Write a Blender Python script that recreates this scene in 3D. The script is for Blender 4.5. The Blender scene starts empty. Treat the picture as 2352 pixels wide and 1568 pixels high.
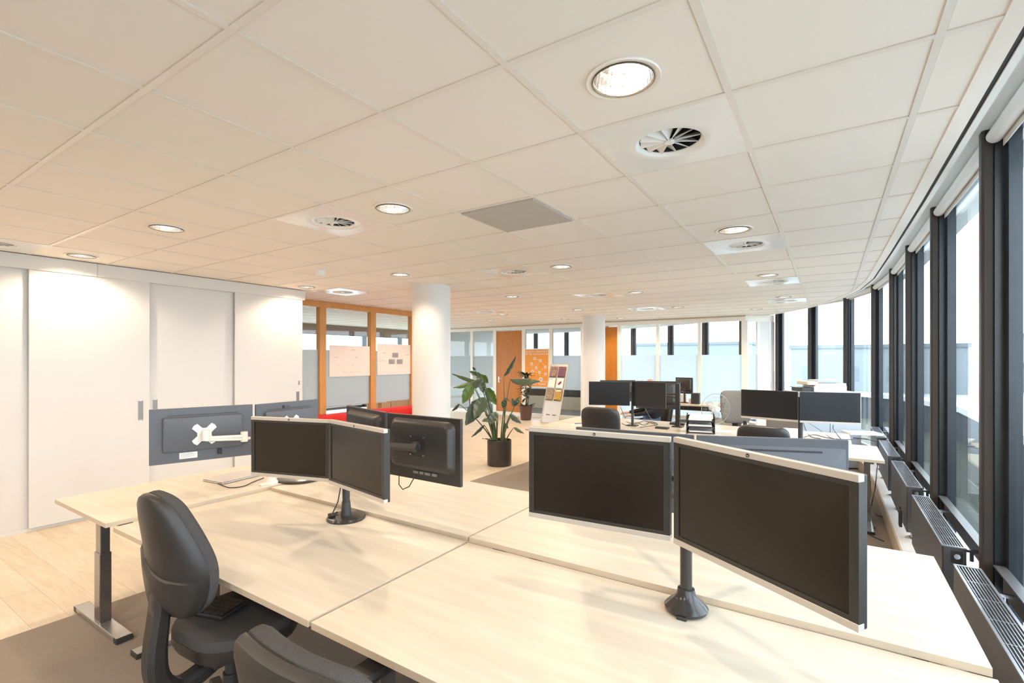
import bpy, bmesh, math, random
from mathutils import Vector, Matrix
random.seed(7)
SC = bpy.context.scene
COL = SC.collection
PI = math.pi

# ------------------------------------------------------------------ camera
FPX = 1121.45; HOR = 825.5; CX = 1176.0; EYE = 1.65
CT, ST = .8378, .5460
cam_d = bpy.data.cameras.new('camera'); cam = bpy.data.objects.new('camera', cam_d); COL.objects.link(cam)
cam_d.sensor_width = 36; cam_d.lens = FPX/2352*36; cam_d.shift_y = (HOR-784)/2352
cam_d.clip_start = .05; cam_d.clip_end = 400
cam.location = (0, 0, EYE); cam.rotation_euler = (PI/2, 0, math.atan2(ST, CT))
SC.camera = cam
# ------------------------------------------------------------------ colour management, sky
vs = SC.view_settings
vs.view_transform = 'Standard'; vs.look = 'None'; vs.gamma = 1; vs.use_curve_mapping = False
vs.exposure = 0.48
W = bpy.data.worlds.new('overcast_sky'); SC.world = W; W.use_nodes = True
bg = W.node_tree.nodes['Background']; bg.inputs[0].default_value = (.86, .93, 1, 1); bg.inputs[1].default_value = 4.9
LAMP_POWER = 36.0
LAMP_COLOR = (1, .79, .56)

def P2(x, y):            # plan coordinates seen from the camera -> world plan
    return (CT*x-ST*y, ST*x+CT*y)
def at_d(u, v, d):       # pixel at camera depth d
    x = (u-CX)/FPX*d; X, Y = P2(x, d); return Vector((X, Y, EYE-(v-HOR)/FPX*d))
def at_z(u, v, z):
    d = FPX*(EYE-z)/(v-HOR); return at_d(u, v, d)

# ------------------------------------------------------------------ materials
MATS = {}
def nodes(m):
    m.use_nodes = True; nt = m.node_tree; return nt, nt.nodes['Principled BSDF']
def mat(name, col, rough=.5, metal=0, noise=0, nscale=20, bump=0, bscale=200, spec=.5, stretch=(1,1,1), emis=None, coat=0, alpha=None, detail=4):
    if name in MATS: return MATS[name]
    m = bpy.data.materials.new(name); nt, p = nodes(m); N, L = nt.nodes, nt.links
    p.inputs['Base Color'].default_value = (*col, 1); p.inputs['Roughness'].default_value = rough
    p.inputs['Metallic'].default_value = metal; p.inputs['Specular IOR Level'].default_value = spec
    p.inputs['Coat Weight'].default_value = coat
    tc = N.new('ShaderNodeTexCoord'); mp = N.new('ShaderNodeMapping'); mp.inputs['Scale'].default_value = stretch
    L.new(tc.outputs['Object'], mp.inputs[0])
    nz = N.new('ShaderNodeTexNoise'); nz.inputs['Scale'].default_value = nscale; nz.inputs['Detail'].default_value = detail
    L.new(mp.outputs[0], nz.inputs['Vector'])
    mx = N.new('ShaderNodeMixRGB'); mx.blend_type = 'MIX'
    n = max(noise, .015)
    mx.inputs[1].default_value = (*[max(0, c*(1-n)) for c in col], 1); mx.inputs[2].default_value = (*[min(1, c*(1+n)) for c in col], 1)
    L.new(nz.outputs['Fac'], mx.inputs[0]); L.new(mx.outputs[0], p.inputs['Base Color'])
    if bump:
        n2 = N.new('ShaderNodeTexNoise'); n2.inputs['Scale'].default_value = bscale; L.new(mp.outputs[0], n2.inputs['Vector'])
        b = N.new('ShaderNodeBump'); b.inputs['Strength'].default_value = bump; b.inputs['Distance'].default_value = .002
        L.new(n2.outputs['Fac'], b.inputs['Height']); L.new(b.outputs[0], p.inputs['Normal'])
    if emis: p.inputs['Emission Color'].default_value = (*emis[0], 1); p.inputs['Emission Strength'].default_value = emis[1]
    MATS[name] = m; return m

def wood(name, c1, c2, rough, stretch, scale=6, plank=None, along='X', dist=2.0):
    m = bpy.data.materials.new(name); nt, p = nodes(m); N, L = nt.nodes, nt.links
    tc = N.new('ShaderNodeTexCoord'); mp = N.new('ShaderNodeMapping'); mp.inputs['Scale'].default_value = stretch
    L.new(tc.outputs['Object'], mp.inputs[0])
    nz = N.new('ShaderNodeTexNoise'); nz.inputs['Scale'].default_value = scale; nz.inputs['Detail'].default_value = 8; nz.inputs['Distortion'].default_value = dist
    L.new(mp.outputs[0], nz.inputs['Vector'])
    r = N.new('ShaderNodeValToRGB'); r.color_ramp.elements[0].position = .3; r.color_ramp.elements[1].position = .7
    r.color_ramp.elements[0].color = (*c1, 1); r.color_ramp.elements[1].color = (*c2, 1)
    L.new(nz.outputs['Fac'], r.inputs[0]); out = r.outputs[0]
    p.inputs['Roughness'].default_value = rough
    if plank:
        br = N.new('ShaderNodeTexBrick'); mp2 = N.new('ShaderNodeMapping')
        mp2.inputs['Rotation'].default_value = (0, 0, plank[2]); L.new(tc.outputs['Object'], mp2.inputs[0]); L.new(mp2.outputs[0], br.inputs['Vector'])
        br.inputs['Scale'].default_value = 1; br.inputs['Brick Width'].default_value = plank[0]; br.inputs['Row Height'].default_value = plank[1]
        br.inputs['Mortar Size'].default_value = .0012; br.inputs['Mortar Smooth'].default_value = .3
        br.inputs['Color1'].default_value = (1, 1, 1, 1); br.inputs['Color2'].default_value = (.9, .87, .84, 1); br.inputs['Mortar'].default_value = (.55, .45, .35, 1)
        mx = N.new('ShaderNodeMixRGB'); mx.blend_type = 'MULTIPLY'; mx.inputs[0].default_value = 1
        L.new(out, mx.inputs[1]); L.new(br.outputs['Color'], mx.inputs[2]); out = mx.outputs[0]
    L.new(out, p.inputs['Base Color']); MATS[name] = m; return m

def glass(name, tint, refl=1.0, rough=0.0, ior=1.45):
    m = bpy.data.materials.new(name); m.use_nodes = True; nt = m.node_tree; N, L = nt.nodes, nt.links; N.clear()
    o = N.new('ShaderNodeOutputMaterial'); t = N.new('ShaderNodeBsdfTransparent'); t.inputs[0].default_value = (*tint, 1)
    g = N.new('ShaderNodeBsdfGlossy'); g.inputs['Roughness'].default_value = rough; g.inputs['Color'].default_value = (1, 1, 1, 1)
    f = N.new('ShaderNodeLayerWeight'); f.inputs[0].default_value = .5
    pw = N.new('ShaderNodeMath'); pw.operation = 'POWER'; pw.inputs[1].default_value = 5; L.new(f.outputs['Facing'], pw.inputs[0])
    k = N.new('ShaderNodeMath'); k.operation = 'MULTIPLY_ADD'; k.inputs[1].default_value = .9*refl; k.inputs[2].default_value = .035*refl; L.new(pw.outputs[0], k.inputs[0])
    x = N.new('ShaderNodeMixShader'); L.new(k.outputs[0], x.inputs[0]); L.new(t.outputs[0], x.inputs[1]); L.new(g.outputs[0], x.inputs[2])
    L.new(x.outputs[0], o.inputs[0]); MATS[name] = m; return m
def frosted(name, col, clear=.2):
    m = bpy.data.materials.new(name); m.use_nodes = True; nt = m.node_tree; N, L = nt.nodes, nt.links; N.clear()
    o = N.new('ShaderNodeOutputMaterial'); t = N.new('ShaderNodeBsdfTransparent'); t.inputs[0].default_value = (*col, 1)
    tr = N.new('ShaderNodeBsdfTranslucent'); tr.inputs[0].default_value = (*col, 1); df = N.new('ShaderNodeBsdfDiffuse'); df.inputs[0].default_value = (*col, 1)
    a = N.new('ShaderNodeMixShader'); a.inputs[0].default_value = .35; L.new(tr.outputs[0], a.inputs[1]); L.new(df.outputs[0], a.inputs[2])
    b = N.new('ShaderNodeMixShader'); b.inputs[0].default_value = clear; L.new(a.outputs[0], b.inputs[1]); L.new(t.outputs[0], b.inputs[2])
    L.new(b.outputs[0], o.inputs[0]); MATS[name] = m; return m

desk_wood = wood('birch_laminate', (.59, .515, .41), (.68, .61, .51), .36, (.5, 5, 5), 3, dist=1)
desk_edge = mat('birch_edge_band', (.56, .45, .33), .45, noise=.06, nscale=30)
floor_wood = wood('light_plank_vinyl', (.68, .57, .43), (.78, .68, .54), .42, (.8, 6, 1), 2.2, plank=(1.2, .18, 0))
orange_wood = wood('orange_stained_beech', (.46, .145, .010), (.56, .20, .018), .4, (6, 6, .5), 3)
frame_wood = wood('orange_beech_frame', (.56, .24, .05), (.66, .32, .08), .4, (8, 8, .5), 3)
carpet_m = mat('taupe_carpet', (.30, .25, .21), .95, noise=.25, nscale=260, bump=.5, bscale=500, spec=.1)
carpet_grey = mat('grey_carpet', (.30, .31, .32), .95, noise=.2, nscale=200, bump=.4, bscale=400, spec=.1)
ceil_tile = mat('ceiling_tile_cream', (.87, .815, .745), .85, noise=.02, nscale=2.5, bump=.12, bscale=500, spec=.2)
ceil_dark = mat('ceiling_tile_grey_felt', (.52, .49, .45), .9, noise=.08, nscale=90, bump=.3, bscale=300, spec=.1)
ceil_bar = mat('ceiling_bar_white', (.82, .76, .69), .4, noise=.02, spec=.5)
soffit_m = mat('soffit_white', (.80, .79, .77), .6, noise=.02)
slot_m = mat('slot_black', (.03, .03, .03), .6)
wall_white = mat('wall_white', (.86, .84, .80), .6, noise=.02, nscale=4)
panel_white = mat('panel_white_laminate', (.71, .69, .67), .32, noise=.01, nscale=3)
white_frame = mat('painted_white_frame', (.86, .82, .74), .4, noise=.02)
col_white = mat('column_white_plaster', (.74, .72, .70), .6, noise=.02, nscale=5, bump=.1, bscale=60)
bronze = mat('window_column_dark_bronze', (.050, .038, .031), .5, metal=0, noise=.15, nscale=8, spec=.3)
frame_blue = mat('window_frame_black_blue', (.022, .028, .036), .25, noise=.15, nscale=12, spec=.6)
rad_m = mat('radiator_anthracite', (.115, .115, .118), .38, metal=.3, noise=.05, nscale=20)
rad_edge = mat('radiator_grille_metal', (.42, .44, .47), .3, metal=.7, noise=.05)
chrome = mat('chrome', (.75, .75, .76), .18, metal=1, noise=.03)
brushed = mat('brushed_silver', (.66, .62, .58), .38, metal=.75, noise=.05, nscale=40, stretch=(1, 1, 20))
bezel_silver = mat('bezel_silver_plastic', (.60, .55, .49), .38, metal=.35, noise=.03)
black_pl = mat('black_plastic', (.035, .033, .032), .42, noise=.2, nscale=60, bump=.15, bscale=700)
black_gl = mat('black_gloss_plastic', (.03, .028, .027), .22, noise=.1)
grey_back = mat('blue_grey_plastic', (.105, .11, .125), .45, noise=.06, nscale=50, bump=.1, bscale=800)
back_black = mat('brown_black_plastic', (.034, .030, .027), .36, noise=.1, nscale=40, bump=.1, bscale=900)
back_light = mat('light_grey_plastic', (.08, .085, .10), .42, noise=.04)
screen_m = mat('screen_matte_black', (.018, .012, .0075), .26, noise=.1, nscale=3, spec=.42)
screen_f = mat('screen_far_black', (.014, .014, .016), .32, noise=.1, nscale=3, spec=.45)
fabric_m = mat('charcoal_wool', (.072, .066, .063), .95, noise=.55, nscale=420, bump=.7, bscale=420, spec=.15)
fabric_g = mat('grey_mesh_fabric', (.24, .215, .19), .9, noise=.2, nscale=300, bump=.3, bscale=500, spec=.2)
shell_m = mat('chair_shell_plastic', (.026, .023, .021), .36, noise=.1, nscale=50, bump=.25, bscale=900)
leg_m = mat('desk_leg_steel', (.30, .29, .29), .16, metal=.9, noise=.05)
foot_m = mat('desk_foot_aluminium', (.50, .47, .43), .32, metal=.8, noise=.04)
red_m = mat('red_upholstery', (.66, .018, .014), .7, noise=.08, nscale=80, bump=.2, bscale=300)
pot_m = mat('pot_dark_ceramic', (.050, .040, .034), .35, noise=.1, nscale=15)
pot2_m = mat('pot_brown_plastic', (.12, .062, .042), .6, noise=.1, nscale=15)
soil_m = mat('soil', (.05, .035, .025), .95, noise=.4, nscale=120, bump=.8, bscale=150)
leaf_a = mat('leaf_green', (.085, .15, .045), .38, noise=.35, nscale=25, bump=.3, bscale=60, stretch=(1, 8, 1))
leaf_b = mat('leaf_dull_green', (.075, .105, .055), .24, noise=.3, nscale=25, bump=.3, bscale=60, stretch=(1, 8, 1))
leaf_c = mat('leaf_bright_green', (.10, .17, .03), .34, noise=.3, nscale=20, bump=.3, bscale=60)
leaf_d = mat('leaf_dark_green', (.035, .065, .035), .4, noise=.3, nscale=20)
stem_m = mat('stem_green', (.09, .12, .05), .5, noise=.3, nscale=20)
stem_b = mat('stem_brown', (.07, .05, .03), .6, noise=.3, nscale=20)
paper_m = mat('white_paper', (.86, .85, .83), .8, noise=.02)
paper_p = mat('flip_chart_paper', (.86, .76, .68), .8, noise=.02, nscale=4)
ink_m = mat('ink_dark', (.08, .07, .08), .8, noise=.1)
white_pl = mat('white_plastic', (.82, .81, .79), .35, noise=.02)
cream_pl = mat('cream_plastic', (.78, .70, .56), .4, noise=.02)
arm_white = mat('arm_warm_white', (.80, .75, .68), .35, noise=.02)
laptop_m = mat('laptop_silver', (.68, .62, .58), .35, metal=.5, noise=.03)
cable_m = mat('black_cable', (.03, .027, .025), .5)
cable_w = mat('white_cable', (.7, .7, .68), .5)
beige_st = mat('stand_beige_metal', (.62, .56, .49), .35, metal=.3, noise=.04)
orange_p = mat('poster_orange', (.80, .30, .03), .5, noise=.04, nscale=5)
poster_w = mat('poster_white', (.95, .82, .72), .5)
poster_pr = mat('poster_purple', (.30, .12, .32), .5)
gravel_m = mat('terrace_moss_gravel', (.050, .062, .050), .95, noise=.8, nscale=14, bump=1, bscale=40)
coping_m = mat('coping_pale_concrete', (.80, .82, .80), .7, noise=.06, nscale=6)
clad_m = mat('parapet_dark_cladding', (.05, .065, .08), .5, noise=.4, nscale=6, stretch=(1, 1, .05))
clad2_m = mat('tower_pale_blue_cladding', (.55, .68, .78), .5, noise=.06, nscale=10, stretch=(1, 1, .05))
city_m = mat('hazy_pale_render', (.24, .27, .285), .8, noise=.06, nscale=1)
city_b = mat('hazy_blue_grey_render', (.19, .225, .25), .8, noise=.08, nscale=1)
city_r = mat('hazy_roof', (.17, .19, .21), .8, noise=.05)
glass_w = glass('window_glass', (.92, .965, .985), .8)
glass_p = glass('partition_glass', (.93, .95, .95), .8)
glass_y = glass('clear_fan_plastic', (.86, .86, .84), .6)
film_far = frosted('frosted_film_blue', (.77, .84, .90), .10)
film_near = frosted('frosted_film_grey', (.72, .75, .76), .06)
bulb_m = mat('lit_lamp', (1, .95, .85), .5, emis=((1, .93, .82), 30))
reflector = mat('faceted_reflector', (.93, .92, .90), .16, metal=1, noise=.25, nscale=60, bump=.5, bscale=90)
rim_dark = mat('downlight_rim_brown', (.12, .09, .06), .4)
blind_m = mat('roller_blind_fabric', (.74, .70, .66), .7, noise=.03)
skin_m = mat('skin', (.58, .33, .24), .55, noise=.08, nscale=30)
denim_m = mat('blue_denim', (.10, .17, .30), .9, noise=.3, nscale=120, bump=.3, bscale=300)
sweater_m = mat('black_sweater', (.02, .02, .022), .95, noise=.2, nscale=100)

# ------------------------------------------------------------------ mesh helpers
class MB:
    def __init__(s): s.bm = bmesh.new()
    def box(s, a, b, bev=0, M=None):
        r = bmesh.ops.create_cube(s.bm, size=1); vs_ = r['verts']
        c = [(a[i]+b[i])/2 for i in range(3)]; d = [abs(b[i]-a[i]) for i in range(3)]
        for v in vs_: v.co = Vector((v.co.x*d[0]+c[0], v.co.y*d[1]+c[1], v.co.z*d[2]+c[2]))
        if bev:
            es = list({e for v in vs_ for e in v.link_edges})
            rb = bmesh.ops.bevel(s.bm, geom=es, offset=min(bev, min(d)*.49), segments=2, affect='EDGES', profile=.5)
            vs_ = list({v for f in rb['faces'] for v in f.verts} | {v for v in vs_ if v.is_valid})
        if M is not None:
            for v in vs_: v.co = M @ v.co
        return s
    def cyl(s, p, q, r, r2=None, n=20, caps=True):
        p, q = Vector(p), Vector(q); r2 = r if r2 is None else r2; d = q-p
        R = d.to_track_quat('Z', 'Y').to_matrix()
        A = [s.bm.verts.new(p+R@Vector((r*math.cos(2*PI*i/n), r*math.sin(2*PI*i/n), 0))) for i in range(n)]
        B = [s.bm.verts.new(q+R@Vector((r2*math.cos(2*PI*i/n), r2*math.sin(2*PI*i/n), 0))) for i in range(n)]
        for i in range(n): s.bm.faces.new((A[i], A[(i+1) % n], B[(i+1) % n], B[i]))
        if caps: s.bm.faces.new(A[::-1]); s.bm.faces.new(B)
        return s
    def lathe(s, prof, c=(0, 0, 0), n=28, a0=0, a1=2*PI, caps=True):
        c = Vector(c); rings = []
        for r, z in prof: rings.append([s.bm.verts.new(c+Vector((r*math.cos(2*PI*i/n), r*math.sin(2*PI*i/n), z))) for i in range(n)])
        for A, B in zip(rings, rings[1:]):
            for i in range(n): s.bm.faces.new((A[i], A[(i+1) % n], B[(i+1) % n], B[i]))
        if caps:
            s.bm.faces.new(rings[0][::-1]); s.bm.faces.new(rings[-1])
        return s
    def tube(s, pts, r, n=8):
        pts = [Vector(p) for p in pts]; rings = []
        up = Vector((0, 0, 1)); last = None
        for i, p in enumerate(pts):
            t = (pts[min(i+1, len(pts)-1)]-pts[max(i-1, 0)]).normalized()
            if last is None:
                x = t.cross(up if abs(t.z) < .95 else Vector((1, 0, 0))).normalized()
            else:
                x = (last-t*last.dot(t)).normalized()
            last = x; y = t.cross(x)
            rr = r[i] if isinstance(r, (list, tuple)) else r
            rings.append([s.bm.verts.new(p+x*rr*math.cos(2*PI*k/n)+y*rr*math.sin(2*PI*k/n)) for k in range(n)])
        for A, B in zip(rings, rings[1:]):
            for i in range(n): s.bm.faces.new((A[i], A[(i+1) % n], B[(i+1) % n], B[i]))
        s.bm.faces.new(rings[0][::-1]); s.bm.faces.new(rings[-1]); return s
    def prism(s, poly, z0, z1):          # horizontal polygon extruded in z
        A = [s.bm.verts.new((x, y, z0)) for x, y in poly]; B = [s.bm.verts.new((x, y, z1)) for x, y in poly]
        s.bm.faces.new(A[::-1]); s.bm.faces.new(B); n = len(poly)
        for i in range(n): s.bm.faces.new((A[i], A[(i+1) % n], B[(i+1) % n], B[i]))
        return s
    def rings(s, rs, caps=True):
        R = [[s.bm.verts.new(p) for p in r] for r in rs]; n = len(rs[0])
        for A, B in zip(R, R[1:]):
            for i in range(n): s.bm.faces.new((A[i], A[(i+1) % n], B[(i+1) % n], B[i]))
        if caps: s.bm.faces.new(R[0][::-1]); s.bm.faces.new(R[-1])
        return s
    def obj(s, name, m, parent=None, smooth=False, loc=None, rz=0, label=None):
        bmesh.ops.recalc_face_normals(s.bm, faces=s.bm.faces[:])
        me = bpy.data.meshes.new(name); s.bm.to_mesh(me); s.bm.free(); me.materials.append(m)
        if smooth:
            for p in me.polygons: p.use_smooth = True
            try: me.set_sharp_from_angle(angle=math.radians(38))
            except Exception: pass
        o = bpy.data.objects.new(name, me); COL.objects.link(o)
        if parent: o.parent = parent
        if loc: o.location = loc
        if rz: o.rotation_euler[2] = rz
        if label: o['label'] = label
        return o
def rrect(w, h, r, n=5, cx=0, cy=0):
    pts = []
    for (sx, sy, a) in ((1, 1, 0), (-1, 1, PI/2), (-1, -1, PI), (1, -1, 3*PI/2)):
        for k in range(n+1):
            t = a+k*PI/2/n; pts.append((cx+sx*(w/2-r)+r*math.cos(t), cy+sy*(h/2-r)+r*math.sin(t)))
    return pts
def thing(name, label, cat, loc=(0, 0, 0), rz=0, group=None):
    o = bpy.data.objects.new(name, None); COL.objects.link(o); o.empty_display_size = .05
    o.location = loc; o.rotation_euler[2] = rz; o['label'] = label; o['category'] = cat
    if group: o['group'] = group
    return o
def tag(o, label, cat, group=None, kind=None):
    o['label'] = label; o['category'] = cat
    if group: o['group'] = group
    if kind: o['kind'] = kind
    return o
def struct(o): o['kind'] = 'structure'; return o
def sroot(name, loc=(0, 0, 0), rz=0):
    o = bpy.data.objects.new(name, None); COL.objects.link(o); o.location = loc; o.rotation_euler[2] = rz; o['kind'] = 'structure'; return o
def dup(root, loc, rz, label=None, group=None):
    def cp(o, par):
        c = o.copy(); COL.objects.link(c)
        if par: c.parent = par
        for ch in list(o.children): cp(ch, c)
        return c
    r = cp(root, None); r.location = loc; r.rotation_euler[2] = rz
    if label: r['label'] = label
    if group: r['group'] = group
    return r
def text(name, s, size, m, parent, loc, rot=(PI/2, 0, 0), ext=.0006, align='CENTER'):
    cu = bpy.data.curves.new(name, 'FONT'); cu.body = s; cu.size = size; cu.extrude = ext; cu.align_x = align; cu.align_y = 'CENTER'
    t = bpy.data.objects.new(name, cu); COL.objects.link(t)
    dg = bpy.context.evaluated_depsgraph_get(); me = bpy.data.meshes.new_from_object(t.evaluated_get(dg))
    bpy.data.objects.remove(t); me.materials.clear(); me.materials.append(m)
    o = bpy.data.objects.new(name, me); COL.objects.link(o); o.location = loc; o.rotation_euler = rot
    if parent: o.parent = parent
    return o
# ================================================================== THE ROOM
CEIL = 2.65; MOD = .6039; GX, GY = -.3194, 1.9839
def grid(a, b): return (GX-MOD*a, GY+MOD*b)
EDGE = [(.488, -5), (.485, 4), (.47, 5.8), (.443, 7.5), (.354, 8.59), (.198, 9.39), (.04, 9.97), (-.32, 10.95), (-.944, 12.07),
        (-1.85, 13.2), (-2.92, 13.98), (-4.03, 14.65), (-5.43, 15.3), (-8.2, 16.15), (-12.2, 16.3)]
ROOM = EDGE+[(-12.2, -5)]
FP = [(.65, -4.06), (.65, -2.56), (.65, -1.06), (.65, .44), (.65, 1.94), (.65, 3.44), (.65, 4.94), (.65, 6.43), (.64, 7.97), (.54, 9.50),
      (.206, 10.70), (-.37, 11.57), (-1.02, 12.4), (-1.90, 13.35), (-2.94, 14.1), (-4.06, 14.78), (-5.43, 15.44), (-6.9, 15.98), (-8.29, 16.32), (-9.72, 16.5), (-11.2, 16.55)]
def clip(poly, conv):
    out = poly
    for i in range(len(conv)):
        a, b = conv[i], conv[(i+1) % len(conv)]; inp = out; out = []
        def side(p): return (b[0]-a[0])*(p[1]-a[1])-(b[1]-a[1])*(p[0]-a[0])
        for j in range(len(inp)):
            p, q = inp[j], inp[(j+1) % len(inp)]; sp, sq = side(p), side(q)
            if sp >= 0: out.append(p)
            if (sp >= 0) != (sq >= 0):
                t = sp/(sp-sq); out.append((p[0]+t*(q[0]-p[0]), p[1]+t*(q[1]-p[1])))
        if not out: return []
    return out

def outward(i, P=FP):
    a = Vector(P[max(i-1, 0)]); b = Vector(P[min(i+1, len(P)-1)]); t = (b-a).normalized(); return Vector((t.y, -t.x)), t

# floors
o = MB().prism([(-12.4, -5.2), (.9, -5.2), (.9, 10), (.2, 11.5), (-1, 13), (-3, 14.9), (-6, 16.4), (-12.4, 17)], -.12, 0).obj('floor', floor_wood); struct(o)
c = MB(); c.prism([(-4.08, -5), (.47, -5), (.47, 7.2), (.42, 8.4), (.30, 9.3), (-4.08, 9.3)], 0, .006)
o = c.obj('carpet', carpet_m); tag(o, 'taupe carpet field under the desk groups, beside the pale wooden floor', 'carpet')
o = MB().prism([(-10.6, 12.2), (-1.8, 12.2), (-1.8, 12.8), (-3.1, 13.8), (-5.4, 15.05), (-9.5, 16.1), (-10.6, 16.1)], 0, .006).obj('carpet', carpet_grey)
tag(o, 'light grey carpet in the rooms behind the far glass wall', 'carpet')

# ceiling: tiles (with holes), bars
LIGHTS = [
 (.5, -.5, 'largest glaring round downlight, above the near right desks'),
 (3.5, .5, 'round chrome downlight left of the grey felt ceiling panel'),
 (6.5, -.5, 'round chrome downlight nearest the camera on the left ceiling'),
 (9.5, -.5, 'round downlight close above the sliding cabinet, left one'),
 (.5, 3.5, 'round chrome downlight just in front of the second air outlet of the window row'),
 (3.5, 4.5, 'round chrome downlight right of the tan framed air outlet'),
 (6.5, 3.5, 'round chrome downlight above and left of the front round column'),
 (9.5, 3.5, 'round downlight over the right end of the sliding cabinet'),
 (.5, 7.5, 'round downlight in front of the third air outlet of the window row'),
 (3.5, 8.5, 'small round downlight beyond the second middle air outlet'),
 (6.5, 7.5, 'small round downlight right behind the front column'),
 (.5, 11.5, 'round downlight in front of the farthest air outlet of the window row'),
 (3.5, 12.5, 'tiny round downlight right of the farthest middle air outlet'),
 (6.5, 11.5, 'tiny round downlight left of the rear column, in the middle ceiling'),
 (9.5, 11.5, 'tiny round downlight over the walkway beside the far air outlet'),
 (1.5, 14.5, 'tiny round downlight nearest the far right corner post'),
 (6.5, 15.5, 'tiny round downlight just right of the rear column top'),
 (11.5, 13.5, 'tiny round downlight above the glazed far left room front'),
 (8.5, 14.5, 'tiny round downlight above the orange poster'),
 (9.5, 7.5, 'round downlight hidden behind the front column near the wooden partition'),
]
BACKL = [(.5, -4.5), (3.5, -3.5), (6.5, -4.5), (9.5, -4.5), (.5, -8.5), (3.5, -7.5), (6.5, -8.5), (9.5, -8.5)]  # unseen downlights continuing the rows, added to light the foreground
ROOML = [(3.5, 18.5), (7.5, 19.5), (12.5, 19.5)]
DIFFS = [
 (.5, .5, 'white square air outlet with swirl vanes nearest the camera, beside the largest downlight'),
 (4.5, .5, 'square air outlet left of the chrome downlight near the grey felt panel'),
 (.5, 4.5, 'second square air outlet of the row along the windows'),
 (4.5, 4.5, 'square air outlet with tan shading in the middle of the ceiling'),
 (.5, 8.5, 'third square air outlet of the row along the windows'),
 (4.5, 8.5, 'square air outlet above and left of the rear round column'),
 (.5, 12.5, 'farthest square air outlet of the row along the windows'),
 (4.5, 12.5, 'farthest square air outlet of the middle row, right of the rear column'),
 (9.5, 4.5, 'square air outlet over the glazed wooden partition'),
 (9.5, 10.5, 'square air outlet above the walkway right of the front column'),
 (9.5, -1.5, 'square air outlet cut by the left picture edge above the cabinet'),
]
lset = {(math.floor(a), math.floor(b)) for a, b, *_ in LIGHTS+[(x, y) for x, y in BACKL+ROOML]}
dset = {(math.floor(a), math.floor(b)) for a, b, _ in DIFFS}
HR = .108
tiles = MB(); bars = MB(); felt = MB()
ZT = CEIL+.004
for i in range(-3, 21):
    for j in range(-13, 26):
        x1, y0 = grid(i, j); x0, y1 = x1-MOD, y0+MOD
        if (i, j) in dset: continue
        sq = clip([(x0, y0), (x1, y0), (x1, y1), (x0, y1)], ROOM)
        if len(sq) < 3: continue
        if (i, j) == (2, 1):
            felt.prism([(x0+.02, y0+.02), (x1-.02, y0+.02), (x1-.02, y1-.02), (x0+.02, y1-.02)], ZT-.012, ZT+.02)
        if (i, j) in lset:
            cx, cy = (x0+x1)/2, (y0+y1)/2; n = 32; inner = []; outer = []
            for k in range(n):
                t = 2*PI*k/n+PI/4; dx, dy = math.cos(t), math.sin(t); m_ = MOD/2/max(abs(dx), abs(dy))
                inner.append(tiles.bm.verts.new((cx+HR*dx, cy+HR*dy, ZT))); outer.append(tiles.bm.verts.new((cx+m_*dx, cy+m_*dy, ZT)))
            for k in range(n): tiles.bm.faces.new((inner[k], inner[(k+1) % n], outer[(k+1) % n], outer[k]))
        else:
            tiles.bm.faces.new([tiles.bm.verts.new((x, y, ZT)) for x, y in sq])
bw = .012
for i in range(-3, 22):
    x = grid(i, 0)[0]; p = clip([(x-bw, -5), (x+bw, -5), (x+bw, 17), (x-bw, 17)], ROOM)
    if len(p) > 2: bars.prism(p, CEIL, CEIL+.012)
for j in range(-13, 26):
    y = grid(0, j)[1]; p = clip([(-12.2, y-bw), (1, y-bw), (1, y+bw), (-12.2, y+bw)], ROOM)
    if len(p) > 2: bars.prism(p, CEIL-.0004, CEIL+.0116)
gp = MB(); gw = .0016  # thin tan strips paint the shadow gaps beside the bars
for i in range(-3, 22):
    for s_ in (-1, 1):
        x = grid(i, 0)[0]+s_*(bw+gw/2); p = clip([(x-gw/2, -5), (x+gw/2, -5), (x+gw/2, 17), (x-gw/2, 17)], ROOM)
        if len(p) > 2: gp.prism(p, CEIL+.001, CEIL+.012)
for j in range(-13, 26):
    for s_ in (-1, 1):
        y = grid(0, j)[1]+s_*(bw+gw/2); p = clip([(-12.2, y-gw/2), (1, y-gw/2), (1, y+gw/2), (-12.2, y+gw/2)], ROOM)
        if len(p) > 2: gp.prism(p, CEIL+.0008, CEIL+.0118)
struct(gp.obj('trim_7', mat('ceiling_shadow_gap_tan', (.66, .59, .50), .8)))
struct(tiles.obj('ceiling', ceil_tile)); struct(bars.obj('trim_1', ceil_bar))
o = felt.obj('ceiling_panels', ceil_dark); o.name = 'trim_2'; struct(o)
# perimeter band, dark slot, flange
def band(name, off0, off1, z0, z1, m):
    b = MB(); P = EDGE
    A, B = [], []
    for i, p in enumerate(P):
        n, _ = outward(i, P); A.append((p[0]+n.x*off0, p[1]+n.y*off0)); B.append((p[0]+n.x*off1, p[1]+n.y*off1))
    for i in range(len(P)-1): b.prism([A[i], B[i], B[i+1], A[i+1]], z0, z1)
    return struct(b.obj(name, m))
band('trim_3', -.06, 0, CEIL-.002, CEIL+.02, ceil_tile)
band('trim_4', 0, .019, CEIL+.006, CEIL+.02, slot_m)
band('trim_5', .019, .045, CEIL, 2.84, soffit_m)
# slab above
o = MB().prism([(x+outward(i)[0].x*.34, y+outward(i)[0].y*.34) for i, (x, y) in enumerate(FP)]+[(-12.6, 16.9), (-12.6, -5.3), (.99, -5.3)], 2.82, 3.0).obj('wall_top', soffit_m); o.name = 'ceiling_slab'; struct(o)

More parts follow.
